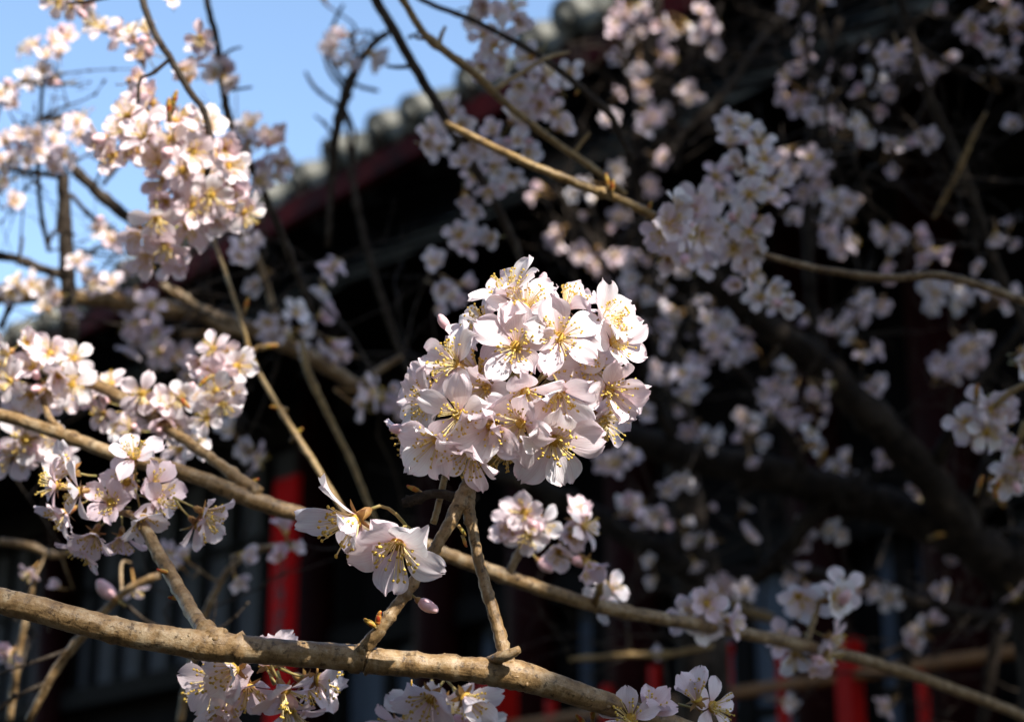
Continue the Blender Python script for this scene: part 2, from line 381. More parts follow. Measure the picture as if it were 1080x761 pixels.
def calyx(m, rg, cm=0, ped=.0, pm=1):
    m.tube([(0, 0, .0004), (0, 0, -.002), (0, 0, -.0045), (0, 0, -.006)], [.0021, .0019, .0017, .0008], 8, cm)
    for k in range(5):
        a = 2 * math.pi * (k + .5) / 5; d = Vector((math.cos(a), math.sin(a), 0)); s_ = Vector((-d.y, d.x, 0))
        V = [d * .0015 + s_ * .0014, d * .0015 - s_ * .0014, d * .0045 - s_ * .0011 + Vector((0, 0, -.0004)), d * .0066 + Vector((0, 0, -.0012)), d * .0045 + s_ * .0011 + Vector((0, 0, -.0004))]
        m.add([v + Vector((0, 0, -.0006)) for v in V], [(0, 1, 2, 3, 4)], cm)
    if ped:
        x, y = rg.uniform(-.3, .3), rg.uniform(-.3, .3)
        m.tube([(0, 0, -.0055), (x * ped * .3, y * ped * .3, -.0055 - ped * .5), (x * ped, y * ped, -.0055 - ped)], [.0006, .0006, .0007], 5, pm)

def flower_mid(seed, elev, pink=False, res=(6, 6), nst=24, ped=.012):
    """petals, calyx and stalk of one blossom; its stamens as a second mesh"""
    rg = random.Random(seed); m = MB(); L = .0150
    for k in range(5):
        V, Fc, uv = petal_geo(L * rg.uniform(.88, 1.1), .0106 * rg.uniform(.85, 1.15), res[0], res[1], rg, rg.uniform(.12, .3), rg.uniform(-.05, .25), .06)
        mt = petal_pose(k, elev, rg); m.add([mt @ v for v in V], Fc, 0, uv)
    calyx(m, rg, 1, ped, 2)
    a = m.build('flower', [M['petal_pink' if pink else 'petal'], M['calyx'], M['pedicel']])
    s_ = MB(); stamens(s_, rg, nst, .00022, .00052, .75); disc(s_, 2, .0027)
    return a, s_.build('stamens', [M['filament'], M['anther'], M['heart']])
MID = [flower_mid(100 + i, R(e), i % 3 == 2) for i, e in enumerate((12, 24, 34, 48, 18, 4, 58, 28, 66, 38))]
def cluster_far(seed, cnt, spread=.019):
    """a small umbel of blossoms seen far off"""
    rg = random.Random(seed); m = MB(); pk = rg.random() < .45
    for f in range(cnt):
        d = Vector((rg.uniform(-1, 1), rg.uniform(-1, 1), rg.uniform(.1, 1.1))).normalized() if f else Vector((rg.uniform(-.3, .3), rg.uniform(-.3, .3), 1)).normalized()
        c = d * spread * (rg.uniform(.6, 1.15) if cnt > 1 else .3); q = (d + Vector((rg.uniform(-.5, .5), rg.uniform(-.5, .5), rg.uniform(-.2, .6)))).normalized().to_track_quat('Z', 'Y').to_matrix().to_4x4()
        T = Matrix.Translation(c) @ q @ Matrix.Rotation(rg.uniform(0, 6.28), 4, 'Z') @ Matrix.Scale(rg.uniform(.85, 1.1), 4); e = R(rg.choice((5, 15, 28, 42, 58, 66)))
        for k in range(5):
            V, Fc, uv = petal_geo(.0145 * rg.uniform(.9, 1.1), .0104 * rg.uniform(.85, 1.15), 4, 4, rg, rg.uniform(.12, .3), rg.uniform(-.05, .25), .07)
            mt = T @ petal_pose(k, e, rg); m.add([mt @ v for v in V], Fc, 0, uv)
        s_ = MB(); stamens(s_, rg, 8, .0004, .0007, .7, 3); disc(s_, 1, .0028)
        m.add([T @ Vector(v) for v in s_.V], s_.F); m.M[-len(s_.F):] = [x + 1 for x in s_.M]
        m.tube([T @ Vector((0, 0, .0005)), T @ Vector((0, 0, -.0055)), Vector((0, 0, -spread * .6))], [.0022, .0012, .0007], 5, 3)
    return m.build('blossom_cluster', [M['petal_pink' if pk else 'petal'], M['filament'], M['anther'], M['calyx']])
FAR = {k: [cluster_far(500 + 10 * k + i, k) for i in range(5)] for k in (1, 2, 3, 4)}

# hero flower meshes
def hero_petals(seed):
    rg = random.Random(seed); V, Fc, uv = petal_geo(.0178 * rg.uniform(.90, 1.10), .0133 * rg.uniform(.85, 1.15), 16, 16, rg, rg.uniform(.10, .30), rg.uniform(-.10, .28), rg.uniform(.05, .10), rg.uniform(.04, .13))
    return mesh('petal', V, Fc, [M['petal']], None, uv)
HP = [hero_petals(900 + i) for i in range(20)]
def hero_st(seed, spread):
    m = MB(); stamens(m, random.Random(seed), 44, .00016, .00050, spread, 5, 0, 1, (.0075, .0135)); disc(m, 2, .0026); return m.build('stamens', [M['filament'], M['anther'], M['heart']])
HS = [hero_st(950 + i, sp) for i, sp in enumerate((.95, .8, 1.05, .7))]
def hero_flower(root, px, py, d, face, elev, base, sc=1.0, seed=0):
    """flower > five petals, stamens; its own mesh is the calyx and stalk"""
    rg = random.Random(seed); p = at(px, py, d); z = camdir(*face)
    q = z.to_track_quat('Z', 'Y') @ Quaternion((0, 0, 1), rg.uniform(0, 6.28))
    m = MB(); calyx(m, rg, 0)
    end = q.inverted() @ (base - p) / sc; b0 = Vector((0, 0, -.0058))
    P = [b0 * (1 - t) ** 3 + 3 * (b0 + Vector((0, 0, -end.length * .35))) * t * (1 - t) ** 2 + 3 * end * .85 * t * t * (1 - t) + end * t ** 3 for t in [i / 8 for i in range(9)]]
    m.tube(P, [.0006] * 9, 6, 1)
    o = bpy.data.objects.new('flower', m.build('flower', [M['calyx'], M['pedicel']])); C.objects.link(o); o.parent = root
    o.rotation_mode = 'QUATERNION'; o.rotation_quaternion = q; o.location = p - wpos(root); o.scale = (sc,) * 3
    for k in range(5):
        c = bpy.data.objects.new('petal', rg.choice(HP)); C.objects.link(c); c.parent = o; c.matrix_local = petal_pose(k, R(elev), rg, .0017)
    c = bpy.data.objects.new('stamens', rg.choice(HS)); C.objects.link(c); c.parent = o
    c.rotation_euler = (0, 0, rg.uniform(0, 6))
    return o

# ------------------------------------------------------------------ branch tools
def stem(pts, seg=8, n=10, knots=0, seed=0, rough=.03, wob=.0, sc=1.0):
    """pts rows: px, py, depth, radius in photo pixels -> mesh builder and the 3D axis"""
    rg = random.Random(seed); A = spline(pts, seg); P = []; rad = []
    for i, (x, y, d, r) in enumerate(A):
        p = at(x, y, d); rr = max(r, .6) * d / F
        if wob: p = p + Vector((rg.gauss(0, 1), rg.gauss(0, 1), rg.gauss(0, 1))) * rr * wob
        P.append(p); rad.append(rr)
    ks = [rg.randrange(2, len(P) - 2) for _ in range(knots)] if len(P) > 6 else []
    for k in ks: rad[k] *= rg.uniform(1.1, 1.3)
    m = MB(); m.tube(P, rad, n, 0, True, rough, rg); 
    return m, P, rad
def add_stem(root, name, pts, material, seg=8, n=10, knots=0, seed=0, rough=.03, wob=.05, label=None, extra=None):
    m, P, rad = stem(pts, seg, n, knots, seed, rough, wob)
    if extra: extra(m, P, rad)
    part(name, m.build(name, M[material]), root, label)
    return P, rad
def leaf_buds(root, spots, d, r=5, name='leaf_bud'):
    for (x, y, dx, dy) in spots:
        m = MB(); p = at(x, y, d); v = (RT * dx + UPV * dy - FW * .2).normalized(); k = .62 * r * d / F
        m.ball(p, k * .62, v, k * 1.15, 8, 6); m.ball(p + v * k * .9, k * .42, (v + RT * .3).normalized(), k * .8, 8, 6); m.ball(p - v * k * .7, k * .6, v, k * .7, 8, 5)
        m.tube([p - v * k * .3, p - v * k * 1.2 - UPV * k * .2, p - v * k * 2.6 - UPV * k * .5], [k * .45, k * .5, k * .55], 7, 1)
        part(name, m.build(name, [M['leafbud'], M['bark_gold']]), root)
def petal_bud(root, px, py, d, dx, dy, r=7):
    m = MB(); p = at(px, py, d); v = (RT * dx + UPV * dy - FW * .1).normalized(); k = r * d / F
    m.ball(p, k * .62, v, k, 10, 7, 0); m.ball(p + v * k * .35 + RT * k * .1, k * .5, v, k * .85, 10, 6, 0); m.ball(p - v * k * .85, k * .36, v, k * .5, 8, 5, 1)
    m.tube([p - v * k * .9, p - v * k * 2.2 + UPV * k * .2], [k * .12, k * .14], 5, 2)
    part('bud', m.build('bud', [M['bud'], M['calyx'], M['pedicel']]), root)
def bud_mesh(seed):
    rg = random.Random(seed); m = MB(); m.ball((0, 0, .004), .0033, Vector((0, 0, 1)), .0052, 10, 7, 0); m.ball((.0008, .0004, .0055), .0027, Vector((.1, 0, 1)).normalized(), .0045, 9, 6, 0)
    m.tube([(0, 0, .0015), (0, 0, -.001), (0, 0, -.003)], [.0024, .002, .0008], 8, 1); m.tube([(0, 0, -.003), (.001, 0, -.009), (.003, .001, -.015)], [.0006] * 3, 5, 2)
    return m.build('bud', [M['bud'], M['calyx'], M['pedicel']])
BUD = [bud_mesh(1), bud_mesh(2)]
def mid_flowers(root, spots, d, centre=None, k=1.0, jit=.35, dj=.02, seed=0, sc=1.0, bias=(0, -.1, 1)):
    """blossoms at listed pixels, turned outward from the bunch centre; flower > stamens"""
    rg = random.Random(seed)
    for s_ in spots:
        x, y = s_[:2]; cx, cy = centre or (x, y)
        f = camdir(bias[0] + k * (x - cx) / 60 + rg.gauss(0, jit), bias[1] - k * (y - cy) / 60 + rg.gauss(0, jit), bias[2]) if len(s_) < 3 else camdir(*s_[2:5])
        rr = math.hypot(x - cx, y - cy) / 60
        a, st = MID[rg.randrange(len(MID))]
        if rg.random() < .16:
            place('bud', rg.choice(BUD), root, at(x + rg.uniform(-14, 14), y + rg.uniform(-14, 14), d - .004), (Vector(f) + UPV * rg.gauss(0, .4) + RT * rg.gauss(0, .4)).normalized(), 0, sc * rg.uniform(.8, 1.15))
        o = place('flower', a, root, at(x, y, d + rg.uniform(-dj, dj) + .012 * rr * rr), f, rg.uniform(0, 6.28), sc * rg.uniform(.92, 1.1))
        c = bpy.data.objects.new('stamens', st); C.objects.link(c); c.parent = o
def far_clusters(root, pts, d, seed=0, dj=.12, cnt=(1, 1, 2, 2, 3), axes=None, twig='bark_dark', rt=1.0, sc=1.0, maxlen=.22):
    """umbels at listed pixels, joined to the limbs by thin twigs (shortest links first)"""
    rg = random.Random(seed); nodes = []
    for s_ in pts:
        dd = d + rg.gauss(0, dj) if len(s_) < 3 else s_[2]
        p = at(s_[0], s_[1], dd); k = rg.choice(cnt)
        f = (camdir(rg.gauss(0, .7), rg.gauss(-.15, .6), .8))
        place('blossom_cluster', rg.choice(FAR[k]), root, p, f, rg.uniform(0, 6.28), sc * rg.uniform(.78, 1.2))
        nodes.append(p - f * .012)
    tree = list(axes or [])
    if not tree: tree = [nodes[0]]; nodes = nodes[1:]
    todo = list(nodes)
    T = [np.array(t) for t in tree]
    while todo:
        TA = np.array(T); best = None
        for i, p in enumerate(todo):
            dd = np.linalg.norm(TA - np.array(p), axis=1); j = int(dd.argmin())
            if best is None or dd[j] < best[0]: best = (dd[j], i, j)
        L, i, j = best; p = todo.pop(i); q = Vector(T[j])
        if L < maxlen:
            off = Vector((rg.gauss(0, 1), rg.gauss(0, 1), rg.gauss(0, 1))) * L * .12
            A = spline([tuple(q), tuple((p * .5 + q * .5) + off), tuple(p)], 4)
            rr = (.0010 + .004 * L) * rt; m = MB(); m.tube([Vector(a) for a in A], list(np.linspace(rr * 1.3, rr * .7, len(A))), 6); part('twig', m.build('twig', M[twig]), root)
            for a in A[1:]: T.append(np.array(a))
        else: T.append(np.array(p))

def fine_twigs(root, axes, n, seed, L=(.06, .22), material='bark_dark', r0=.0011):
    """thin forking shoots off the limbs, too many to count"""
    rg = random.Random(seed); m = MB()
    def shoot(p, d, L, r, lv):
        P = [p]; k = 5
        for i in range(k):
            d = (d + Vector((rg.gauss(0, .2), rg.gauss(0, .2), rg.gauss(.04, .2)))).normalized(); P.append(P[-1] + d * L / k)
        m.tube(P, list(np.linspace(r, r * .35, k + 1)), 5)
        for q in P[1:]:
            if rg.random() < .55: m.ball(q, r * 1.3, d, r * 2.2, 5, 4)
        if lv:
            for _ in range(rg.choice((1, 2))): shoot(P[rg.randrange(1, k)], (d + Vector((rg.gauss(0, .7), rg.gauss(0, .7), rg.gauss(0, .7)))).normalized(), L * rg.uniform(.35, .65), r * .65, lv - 1)
    for i in range(n):
        p = Vector(axes[rg.randrange(len(axes))]); d = Vector((rg.gauss(0, 1), rg.gauss(0, .5), rg.gauss(.15, .9))).normalized()
        shoot(p, d, rg.uniform(*L), r0 * rg.uniform(.7, 1.4), 2)
    o = part('fine_twigs', m.build('fine_twigs', M[material]), root); o['kind'] = 'stuff'
# ================================================================== 1 the sharp foreground branch
D = .72
fb = thing('cherry_branch', 'sharp brown cherry branch across the bottom holding the large white blossom ball', 'branch', at(200, 690, D))
def scars(m, P, rad):
    rg = random.Random(5)
    for i in range(4, len(P) - 3, 3):
        if rg.random() < .55:
            t = (P[i + 1] - P[i]).normalized(); a = t.orthogonal(); a.rotate(Quaternion(t, rg.uniform(0, 6.28))); 
            m.ball(P[i] + a.normalized() * rad[i] * .93, rad[i] * rg.uniform(.10, .24), t, rad[i] * rg.uniform(.1, .3), 7, 4)
A_P, A_R = add_stem(fb, 'branch', [(-420, 560, .76, 18), (-200, 590, .74, 16), (-40, 626, .725, 14), (30, 640, D, 14), (120, 664, D, 14), (175, 674, D, 14.5), (222, 681, D, 16), (280, 686, D, 14), (370, 693, D, 14), (400, 697, D, 14), (480, 704, D, 12.5), (536, 710, D, 16), (580, 722, .725, 14), (650, 745, .735, 12), (720, 768, .745, 11), (800, 800, .76, 10), (900, 850, .78, 8)],
    'bark', 12, 24, 9, 3, .035, .02, None, scars)
SPUR = at(492, 512, .738)
add_stem(fb, 'twig', [(372, 699, D, 13), (380, 688, .718, 9.5), (386, 681, .717, 8.1), (401, 663, .716, 7.2), (414, 645, .717, 6.8), (429, 624, .72, 6.3), (446, 598, .724, 6.3), (461, 575, .727, 6.3), (475, 550, .731, 7.2), (488, 525, .735, 9.0), (497, 500, .735, 6.3)], 'bark', 8, 14, 5, 8, .05, .05)
add_stem(fb, 'twig', [(537, 702, D, 8.8), (530, 680, .722, 7.0), (519, 640, .726, 6.6), (508, 603, .73, 6.2), (499, 562, .733, 5.7), (494, 530, .735, 7.0), (500, 503, .737, 5.3)], 'bark', 8, 14, 5, 9, .05, .05)
add_stem(fb, 'twig', [(515, 695, D, 4), (532, 692, .712, 6), (548, 684, .71, 4)], 'bark', 6, 10, 1, 10, .06)
add_stem(fb, 'twig', [(457, 552, .742, 3.6), (463, 530, .745, 3.6), (470, 500, .748, 3.6), (476, 480, .748, 3)], 'bark_gold', 6, 10, 2, 11)
add_stem(fb, 'twig', [(486, 525, .737, 6), (458, 520, .735, 5), (436, 527, .733, 6), (425, 530, .733, 5)], 'bark_dark', 6, 10, 3, 12, .08)
add_stem(fb, 'twig', [(232, 679, D, 15), (222, 670, .724, 11), (211, 658, .735, 8.6), (196, 634, .755, 8), (180, 606, .775, 7.5), (165, 580, .79, 7), (152, 556, .80, 6), (135, 541, .81, 4), (95, 540, .82, 3)], 'bark', 8, 14, 4, 13, .05, .05)
leaf_buds(fb, [(391, 657, -.8, .5), (399, 652, .2, 1)], .714, 9); leaf_buds(fb, [(172, 602, -1, .3), (184, 630, -1, .1)], .772, 7)
leaf_buds(fb, [(436, 515, -.7, .3)], .733, 8); leaf_buds(fb, [(488, 560, .5, -.8), (490, 571, .3, -1)], .728, 6)
leaf_buds(fb, [(434, 748 - 28, 0, -1)], .715, 3)
H = [  # px, py, depth, facing (right, up, to viewer), petal rise, size
    (554, 325, .722, (-.15, .75, .75), 28, 1.0), (544, 366, .711, (-.25, .05, 1), 20, 1.0), (592, 356, .709, (.2, .25, 1), 22, 1.02),
    (640, 338, .722, (.75, .55, .45), 40, .95), (477, 384, .714, (-.75, .45, .7), 26, .98), (652, 362, .72, (.9, .1, .55), 30, .95),
    (648, 410, .722, (.6, -.55, .6), 28, .95), (480, 437, .701, (-.5, -.15, .9), 28, 1.0), (456, 463, .709, (-.7, -.5, .6), 30, .95),
    (553, 412, .701, (-.1, -.75, .7), 30, .98), (592, 414, .699, (.15, -.7, .75), 34, .98), (517, 448, .700, (-.2, -.55, .8), 20, 1.0),
    (586, 464, .701, (.15, -.35, .9), 12, 1.08), (432, 462, .745, (-.95, -.1, .2), 35, .9), (512, 408, .716, (-.5, -.3, .8), 30, .95),
    (622, 446, .728, (.6, -.6, .5), 20, .95), (510, 345, .735, (-.7, .7, .2), 30, .9), (600, 325, .735, (.3, .95, .15), 30, .95), (535, 470, .73, (-.1, -.9, .35), 25, 1.0),
    (494, 474, .702, (-.25, -.6, .75), 20, 1.0), (446, 425, .726, (-.75, .1, .6), 24, 1.0), (550, 446, .697, (0, -.45, .9), 16, 1.0), (540, 312, .728, (-.35, .8, .5), 24, 1.05),
    (602, 386, .730, (.1, 0, 1), 20, 1.05), (500, 392, .732, (-.3, .2, .9), 22, 1.05), (566, 346, .733, (0, .3, .95), 20, 1.0), (628, 388, .732, (.4, -.1, .9), 22, 1.0), (455, 412, .735, (-.6, .3, .7), 24, 1.0), (640, 440, .735, (.7, -.4, .6), 24, 1.0)]
hr = random.Random(8)
for i, (x, y, d, f, e, sc) in enumerate(H):
    hero_flower(fb, 550 + (x - 550) * .94, y, d, tuple(v + hr.gauss(0, .16) for v in f), e + hr.choice((-14, -6, 0, 6, 16)), SPUR, sc * hr.uniform(.82, .96), 40 + i)
for x, y, d, dx, dy, r in ((468, 340, .735, -.6, .8, 9), (572, 296, .735, .2, 1, 8), (662, 330, .735, .8, .6, 8), (420, 452, .74, -1, 0, 9), (628, 470, .735, .6, -.8, 8), (540, 432, .70, .1, -1, 9)): petal_bud(fb, x, y, d, dx, dy, r)
PB = at(452, 586, .722)
hero_flower(fb, 376, 547, .703, (-.72, -.50, .50), 27, PB, 1.2, 71)
hero_flower(fb, 420, 572, .697, (-.15, -.6, .76), 22, PB, 1.16, 74)
petal_bud(fb, 450, 638, .722, .85, -.5, 11);
mid_flowers(fb, [(228, 716), (248, 704), (262, 724, .3, -.6, .6), (238, 742), (222, 735, -.7, -.3, .6), (300, 728, .5, -.75, .3), (322, 718, .8, -.4, .3), (335, 716, .9, -.1, .3), (285, 700, .1, .6, .7), (305, 748, .3, -.9, .3)], .755, (275, 700), .8, .3, .012, 21)
mid_flowers(fb, [(440, 752), (466, 742), (490, 735), (494, 755), (455, 735), (475, 765), (420, 765)], .80, (460, 720), .8, .3, .012, 22)
mid_flowers(fb, [(665, 758, -.3, .5, .7), (682, 752, .5, .6, .5)], .735, None, 1, .2, .005, 23, .9)
mid_flowers(fb, [(735, 738, -.3, .8, .3), (750, 745, .7, .2, .6)], .75, None, 1, .2, .005, 24, .9)
leaf_buds(fb, [(625, 752, 0, 1), (612, 758, -.5, .5)], .74, 8)
mid_flowers(fb, [(75, 496, -.5, .3, .8), (84, 518, -.9, -.1, .4), (142, 482, .1, .8, .6), (135, 508, -.1, .0, 1), (162, 512, .7, .2, .7), (166, 530, .7, -.3, .5), (150, 545, .3, -.7, .6), (128, 565, 0, -.9, .45), (100, 562, -.3, -.85, .5), (70, 540, -.8, -.5, .4), (215, 540, .9, -.4, .25), (208, 552, .8, -.6, .3), (118, 530, -.2, .2, 1), (92, 575, -.4, -.8, .3), (60, 512, -.9, .2, .4)], .815, None, 1, .2, .012, 25, .82)

# ================================================================== 2 the second branch
sb = thing('cherry_branch', 'pale brown cherry branch passing behind the blossom ball with loose bunches at left', 'branch', at(300, 540, .93))
B_P, _ = add_stem(sb, 'branch', [(-360, 330, 1.0, 7.7), (-150, 392, .97, 7.3), (0, 437, .95, 6.9), (60, 456, .94, 6.9), (120, 478, .93, 7.3), (200, 500, .92, 7.7), (262, 525, .92, 9.5), (330, 546, .92, 8.2), (420, 566, .92, 7.7), (485, 590, .93, 7.7), (560, 617, .95, 7.7), (640, 641, .99, 7.3), (740, 659, 1.05, 6.9), (850, 681, 1.12, 6.5), (950, 707, 1.2, 6.0), (1080, 755, 1.3, 5.6), (1300, 850, 1.4, 5.2)], 'bark', 10, 18, 9, 31, .04, .04)
add_stem(sb, 'twig', [(272, 520, .92, 8), (235, 492, .93, 6), (190, 460, .95, 6), (131, 421, .97, 6.5), (80, 397, .99, 6), (30, 385, 1.0, 4)], 'bark', 8, 12, 4, 32, .05, .06)
add_stem(sb, 'twig', [(64, 452, .94, 4), (52, 440, .95, 3.5), (40, 405, .97, 3)], 'bark', 6, 8, 2, 33)
add_stem(sb, 'twig', [(535, 606, .94, 4.5), (546, 585, .94, 4), (552, 570, .94, 4)], 'bark', 6, 8, 2, 34)
add_stem(sb, 'twig', [(628, 638, .98, 4), (632, 620, .97, 4), (634, 612, .97, 3)], 'bark_gold', 6, 8, 1, 35)
add_stem(sb, 'twig', [(850, 680, 1.12, 3), (858, 655, 1.12, 3), (866, 630, 1.12, 2)], 'bark', 6, 8, 1, 36)
mid_flowers(sb, [(53, 373), (35, 388), (33, 415), (8, 372), (12, 402), (62, 395), (78, 378), (0, 388), (28, 362), (48, 410), (66, 418), (20, 430), (75, 405)], .97, (38, 395), .9, .35, .015, 41, 0.77)
mid_flowers(sb, [(28, 463), (48, 465), (15, 478), (60, 478)], .98, (38, 465), .8, .3, .01, 42, .95)
mid_flowers(sb, [(173, 422), (177, 442), (160, 432), (190, 420), (185, 450), (150, 415)], .96, (173, 432), .8, .3, .01, 43, 0.72)
mid_flowers(sb, [(225, 368), (222, 390), (232, 395), (250, 386), (212, 382), (240, 372)], .98, (228, 385), .8, .3, .012, 44, 0.72)
mid_flowers(sb, [(218, 441), (235, 425), (210, 425), (245, 415), (228, 412)], .96, (222, 428), .8, .3, .01, 45, 0.68)
mid_flowers(sb, [(125, 448), (110, 436), (140, 452), (205, 470), (190, 474), (118, 405), (100, 415)], .99, (150, 450), .3, .5, .012, 46, 0.68)
mid_flowers(sb, [(553, 540), (557, 562), (542, 552), (568, 552), (540, 560)], .94, (552, 552), .8, .2, .01, 47, .8)
mid_flowers(sb, [(606, 548, .3, .7, .4), (602, 565, .1, 0, 1), (615, 555, .8, .3, .5), (618, 592, .5, -.6, .6), (590, 580)], .97, (604, 570), .6, .3, .012, 48, .8)
petal_bud(sb, 574, 596, .97, .6, -.5, 9); petal_bud(sb, 112, 622, 1.0, -.7, .7, 13)
leaf_buds(sb, [(634, 612, 0, 1)], .97, 8); leaf_buds(sb, [(170, 552, .9, -.2), (176, 540, .9, .3), (215, 402, -.5, -.5), (195, 425, .5, -.5)], .94, 8)
leaf_buds(sb, [(268, 507, .8, .4)], .93, 6)
mid_flowers(sb, [(642, 622, .3, .3, .8), (634, 634, -.4, -.2, .8)], 1.0, None, 1, .2, .01, 49, .8)
mid_flowers(sb, [(732, 640), (745, 636), (738, 655), (722, 648), (752, 650), (768, 655, .8, 0, .4)], 1.06, (738, 645), .7, .25, .01, 50, .85)
mid_flowers(sb, [(826, 674), (838, 688), (876, 672, .9, -.2, .5), (870, 688, .7, -.5, .6), (852, 636), (876, 630), (842, 628), (888, 622), (860, 690, .3, -.8, .5)], 1.13, (855, 660), .5, .3, .012, 51, .95)

# ================================================================== 3 shoots against the sky at the left
cs_ = thing('cherry_branch', 'slender dark cherry shoots against the blue sky at top left', 'branch', at(70, 330, 1.42))
ax = []
for pts, sd in (([(72, 420, 1.42, 9), (73, 340, 1.42, 8.5), (71, 290, 1.42, 8), (69, 240, 1.42, 7.5), (66, 185, 1.42, 6)], 1), ([(52, 265, 1.4, 2.6), (44, 230, 1.39, 2.6), (40, 180, 1.38, 2.4), (42, 130, 1.38, 2.2), (45, 85, 1.37, 2)], 2),
                ([(72, 172, 1.42, 5.5), (100, 200, 1.42, 6), (140, 234, 1.41, 6), (160, 255, 1.41, 5)], 3), ([(-120, 262, 1.45, 5), (0, 270, 1.43, 4.5), (35, 280, 1.42, 5), (70, 292, 1.42, 5)], 4),
                ([(75, 205, 1.42, 2.5), (100, 232, 1.41, 2.5), (138, 255, 1.4, 2.2)], 5), ([(66, 188, 1.42, 3), (40, 182, 1.4, 2.5), (10, 178, 1.39, 2.5), (-40, 176, 1.4, 2.5)], 6), ([(70, 182, 1.42, 2.5), (40, 160, 1.4, 2), (15, 150, 1.4, 2)], 7),
                ([(20, 280, 1.42, 2), (22, 262, 1.42, 2), (24, 250, 1.42, 1.4)], 8), ([(42, 125, 1.38, 2), (65, 122, 1.38, 2), (85, 118, 1.38, 1.6)], 9), ([(108, 195, 1.42, 2.4), (125, 175, 1.42, 2), (140, 160, 1.42, 1.6)], 10), ([(50, 260, 1.4, 2), (58, 245, 1.4, 1.8), (80, 248, 1.4, 1.5)], 11),
                ([(45, 92, 1.37, 2), (28, 85, 1.37, 1.8), (15, 92, 1.37, 1.5)], 12), ([(0, 345, 1.42, 3), (12, 320, 1.42, 3), (20, 300, 1.42, 2.5)], 13)):
    ax += add_stem(cs_, 'branch' if sd in (1, 3) else 'twig', pts, 'bark_dark', 7, 10, 4, 60 + sd, .05, .08)[0]
mid_flowers(cs_, [(38, 48), (55, 45), (70, 40), (48, 60), (28, 52), (62, 58), (58, 82), (28, 85), (45, 75), (8, 95), (0, 100), (14, 105), (40, 140), (55, 148), (62, 135), (50, 165), (68, 165), (22, 145), (5, 150), (0, 170), (10, 165), (80, 130), (90, 125), (85, 142), (28, 170), (12, 215), (100, 240), (108, 244), (112, 258), (118, 255), (32, 300), (48, 298), (62, 312), (18, 300), (10, 308), (90, 292), (100, 298), (82, 276), (50, 325), (75, 330), (5, 190), (40, 158), (56, 180)], 1.38, None, 1, .7, .05, 61, .68, (.2, .4, .8))

fine_twigs(cs_, ax, 26, 333, (.04, .12), 'bark_dark', .0009)
# ================================================================== 4 the full bunch at upper left
ub = thing('cherry_branch', 'straight dark cherry twig ending in the long pale pink bunch at upper left', 'branch', at(190, 110, 1.0))
add_stem(ub, 'branch', [(120, -90, 1.05, 3.8), (150, 0, 1.02, 3.8), (163, 35, 1.01, 3.8), (180, 62, 1.0, 3.8), (200, 96, 1.0, 3.8), (216, 120, 1.0, 3.4), (222, 160, 1.0, 3.4), (210, 220, 1.01, 2.5)], 'bark_dark', 8, 10, 4, 71, .05, .06)
add_stem(ub, 'twig', [(150, -20, 1.03, 3), (120, -5, 1.03, 2.2), (90, 2, 1.03, 2), (70, 4, 1.03, 1.6)], 'bark_dark', 6, 8, 3, 72)
add_stem(ub, 'twig', [(180, 62, 1.0, 2.4), (160, 78, 1.0, 2.2), (148, 84, 1.0, 2), (145, 110, 1.0, 2)], 'bark_dark', 6, 8, 3, 73)
mid_flowers(ub, [(150, 124), (152, 145), (181, 148), (203, 160), (168, 172), (193, 180), (176, 212), (203, 217), (223, 206), (241, 195), (198, 238), (250, 212), (236, 158), (132, 140), (220, 135), (112, 152), (160, 108), (175, 258), (158, 268), (150, 245), (188, 268), (258, 224), (205, 135), (135, 122), (120, 165), (240, 175), (165, 230), (185, 128), (230, 230), (142, 160)], 1.0, (185, 190), .75, .3, .02, 74, .86)
mid_flowers(ub, [(140, 132), (162, 138), (192, 168), (214, 150), (172, 190), (186, 200), (212, 228), (232, 200), (206, 250), (226, 165), (152, 158), (190, 225), (168, 245), (248, 195), (200, 190), (178, 160), (150, 112), (160, 255), (215, 185), (180, 275), (238, 222)], 1.03, (185, 190), .6, .35, .015, 78, .82)
mid_flowers(ub, [(110, 30), (125, 36), (140, 38), (102, 25), (62, 2), (75, 6), (85, 2), (155, 35), (158, 55), (148, 62), (190, 72), (198, 82), (203, 70), (138, 85), (212, 40), (210, 48), (180, -2)], 1.12, None, 1, .7, .03, 75, .68, (.2, .4, .8))
leaf_buds(ub, [(178, 112, 0, 1), (184, 104, .3, 1)], .99, 9)
us = thing('cherry_branch', 'thin upright twig beside the pink bunch with two tight blossom tufts', 'branch', at(240, 130, 1.3))
add_stem(us, 'branch', [(206, -80, 1.3, 3.4), (218, 0, 1.3, 3.4), (228, 40, 1.3, 3.6), (235, 90, 1.3, 4), (243, 130, 1.3, 4.5), (262, 170, 1.3, 4.5), (290, 230, 1.3, 4), (330, 330, 1.32, 3.6)], 'bark_dark', 8, 10, 5, 76, .05, .06)
add_stem(us, 'twig', [(226, 32, 1.3, 2), (212, 40, 1.29, 2), (196, 44, 1.29, 1.6)], 'bark_dark', 6, 8, 2, 77)
add_stem(us, 'twig', [(236, 95, 1.3, 2), (252, 94, 1.3, 1.6), (266, 92, 1.3, 1.2)], 'bark_dark', 6, 8, 2, 78)
add_stem(us, 'twig', [(232, 60, 1.3, 1.8), (246, 52, 1.3, 1.4), (255, 50, 1.3, 1)], 'bark_dark', 6, 8, 1, 79)
mid_flowers(us, [(232, 72), (236, 82), (226, 80), (240, 76), (264, 132), (258, 142), (286, 150), (295, 145), (278, 148), (292, 170), (278, 180), (300, 172), (270, 190), (262, 150), (288, 186)], 1.3, None, 1, .6, .02, 80, .72, (.2, .4, .8))

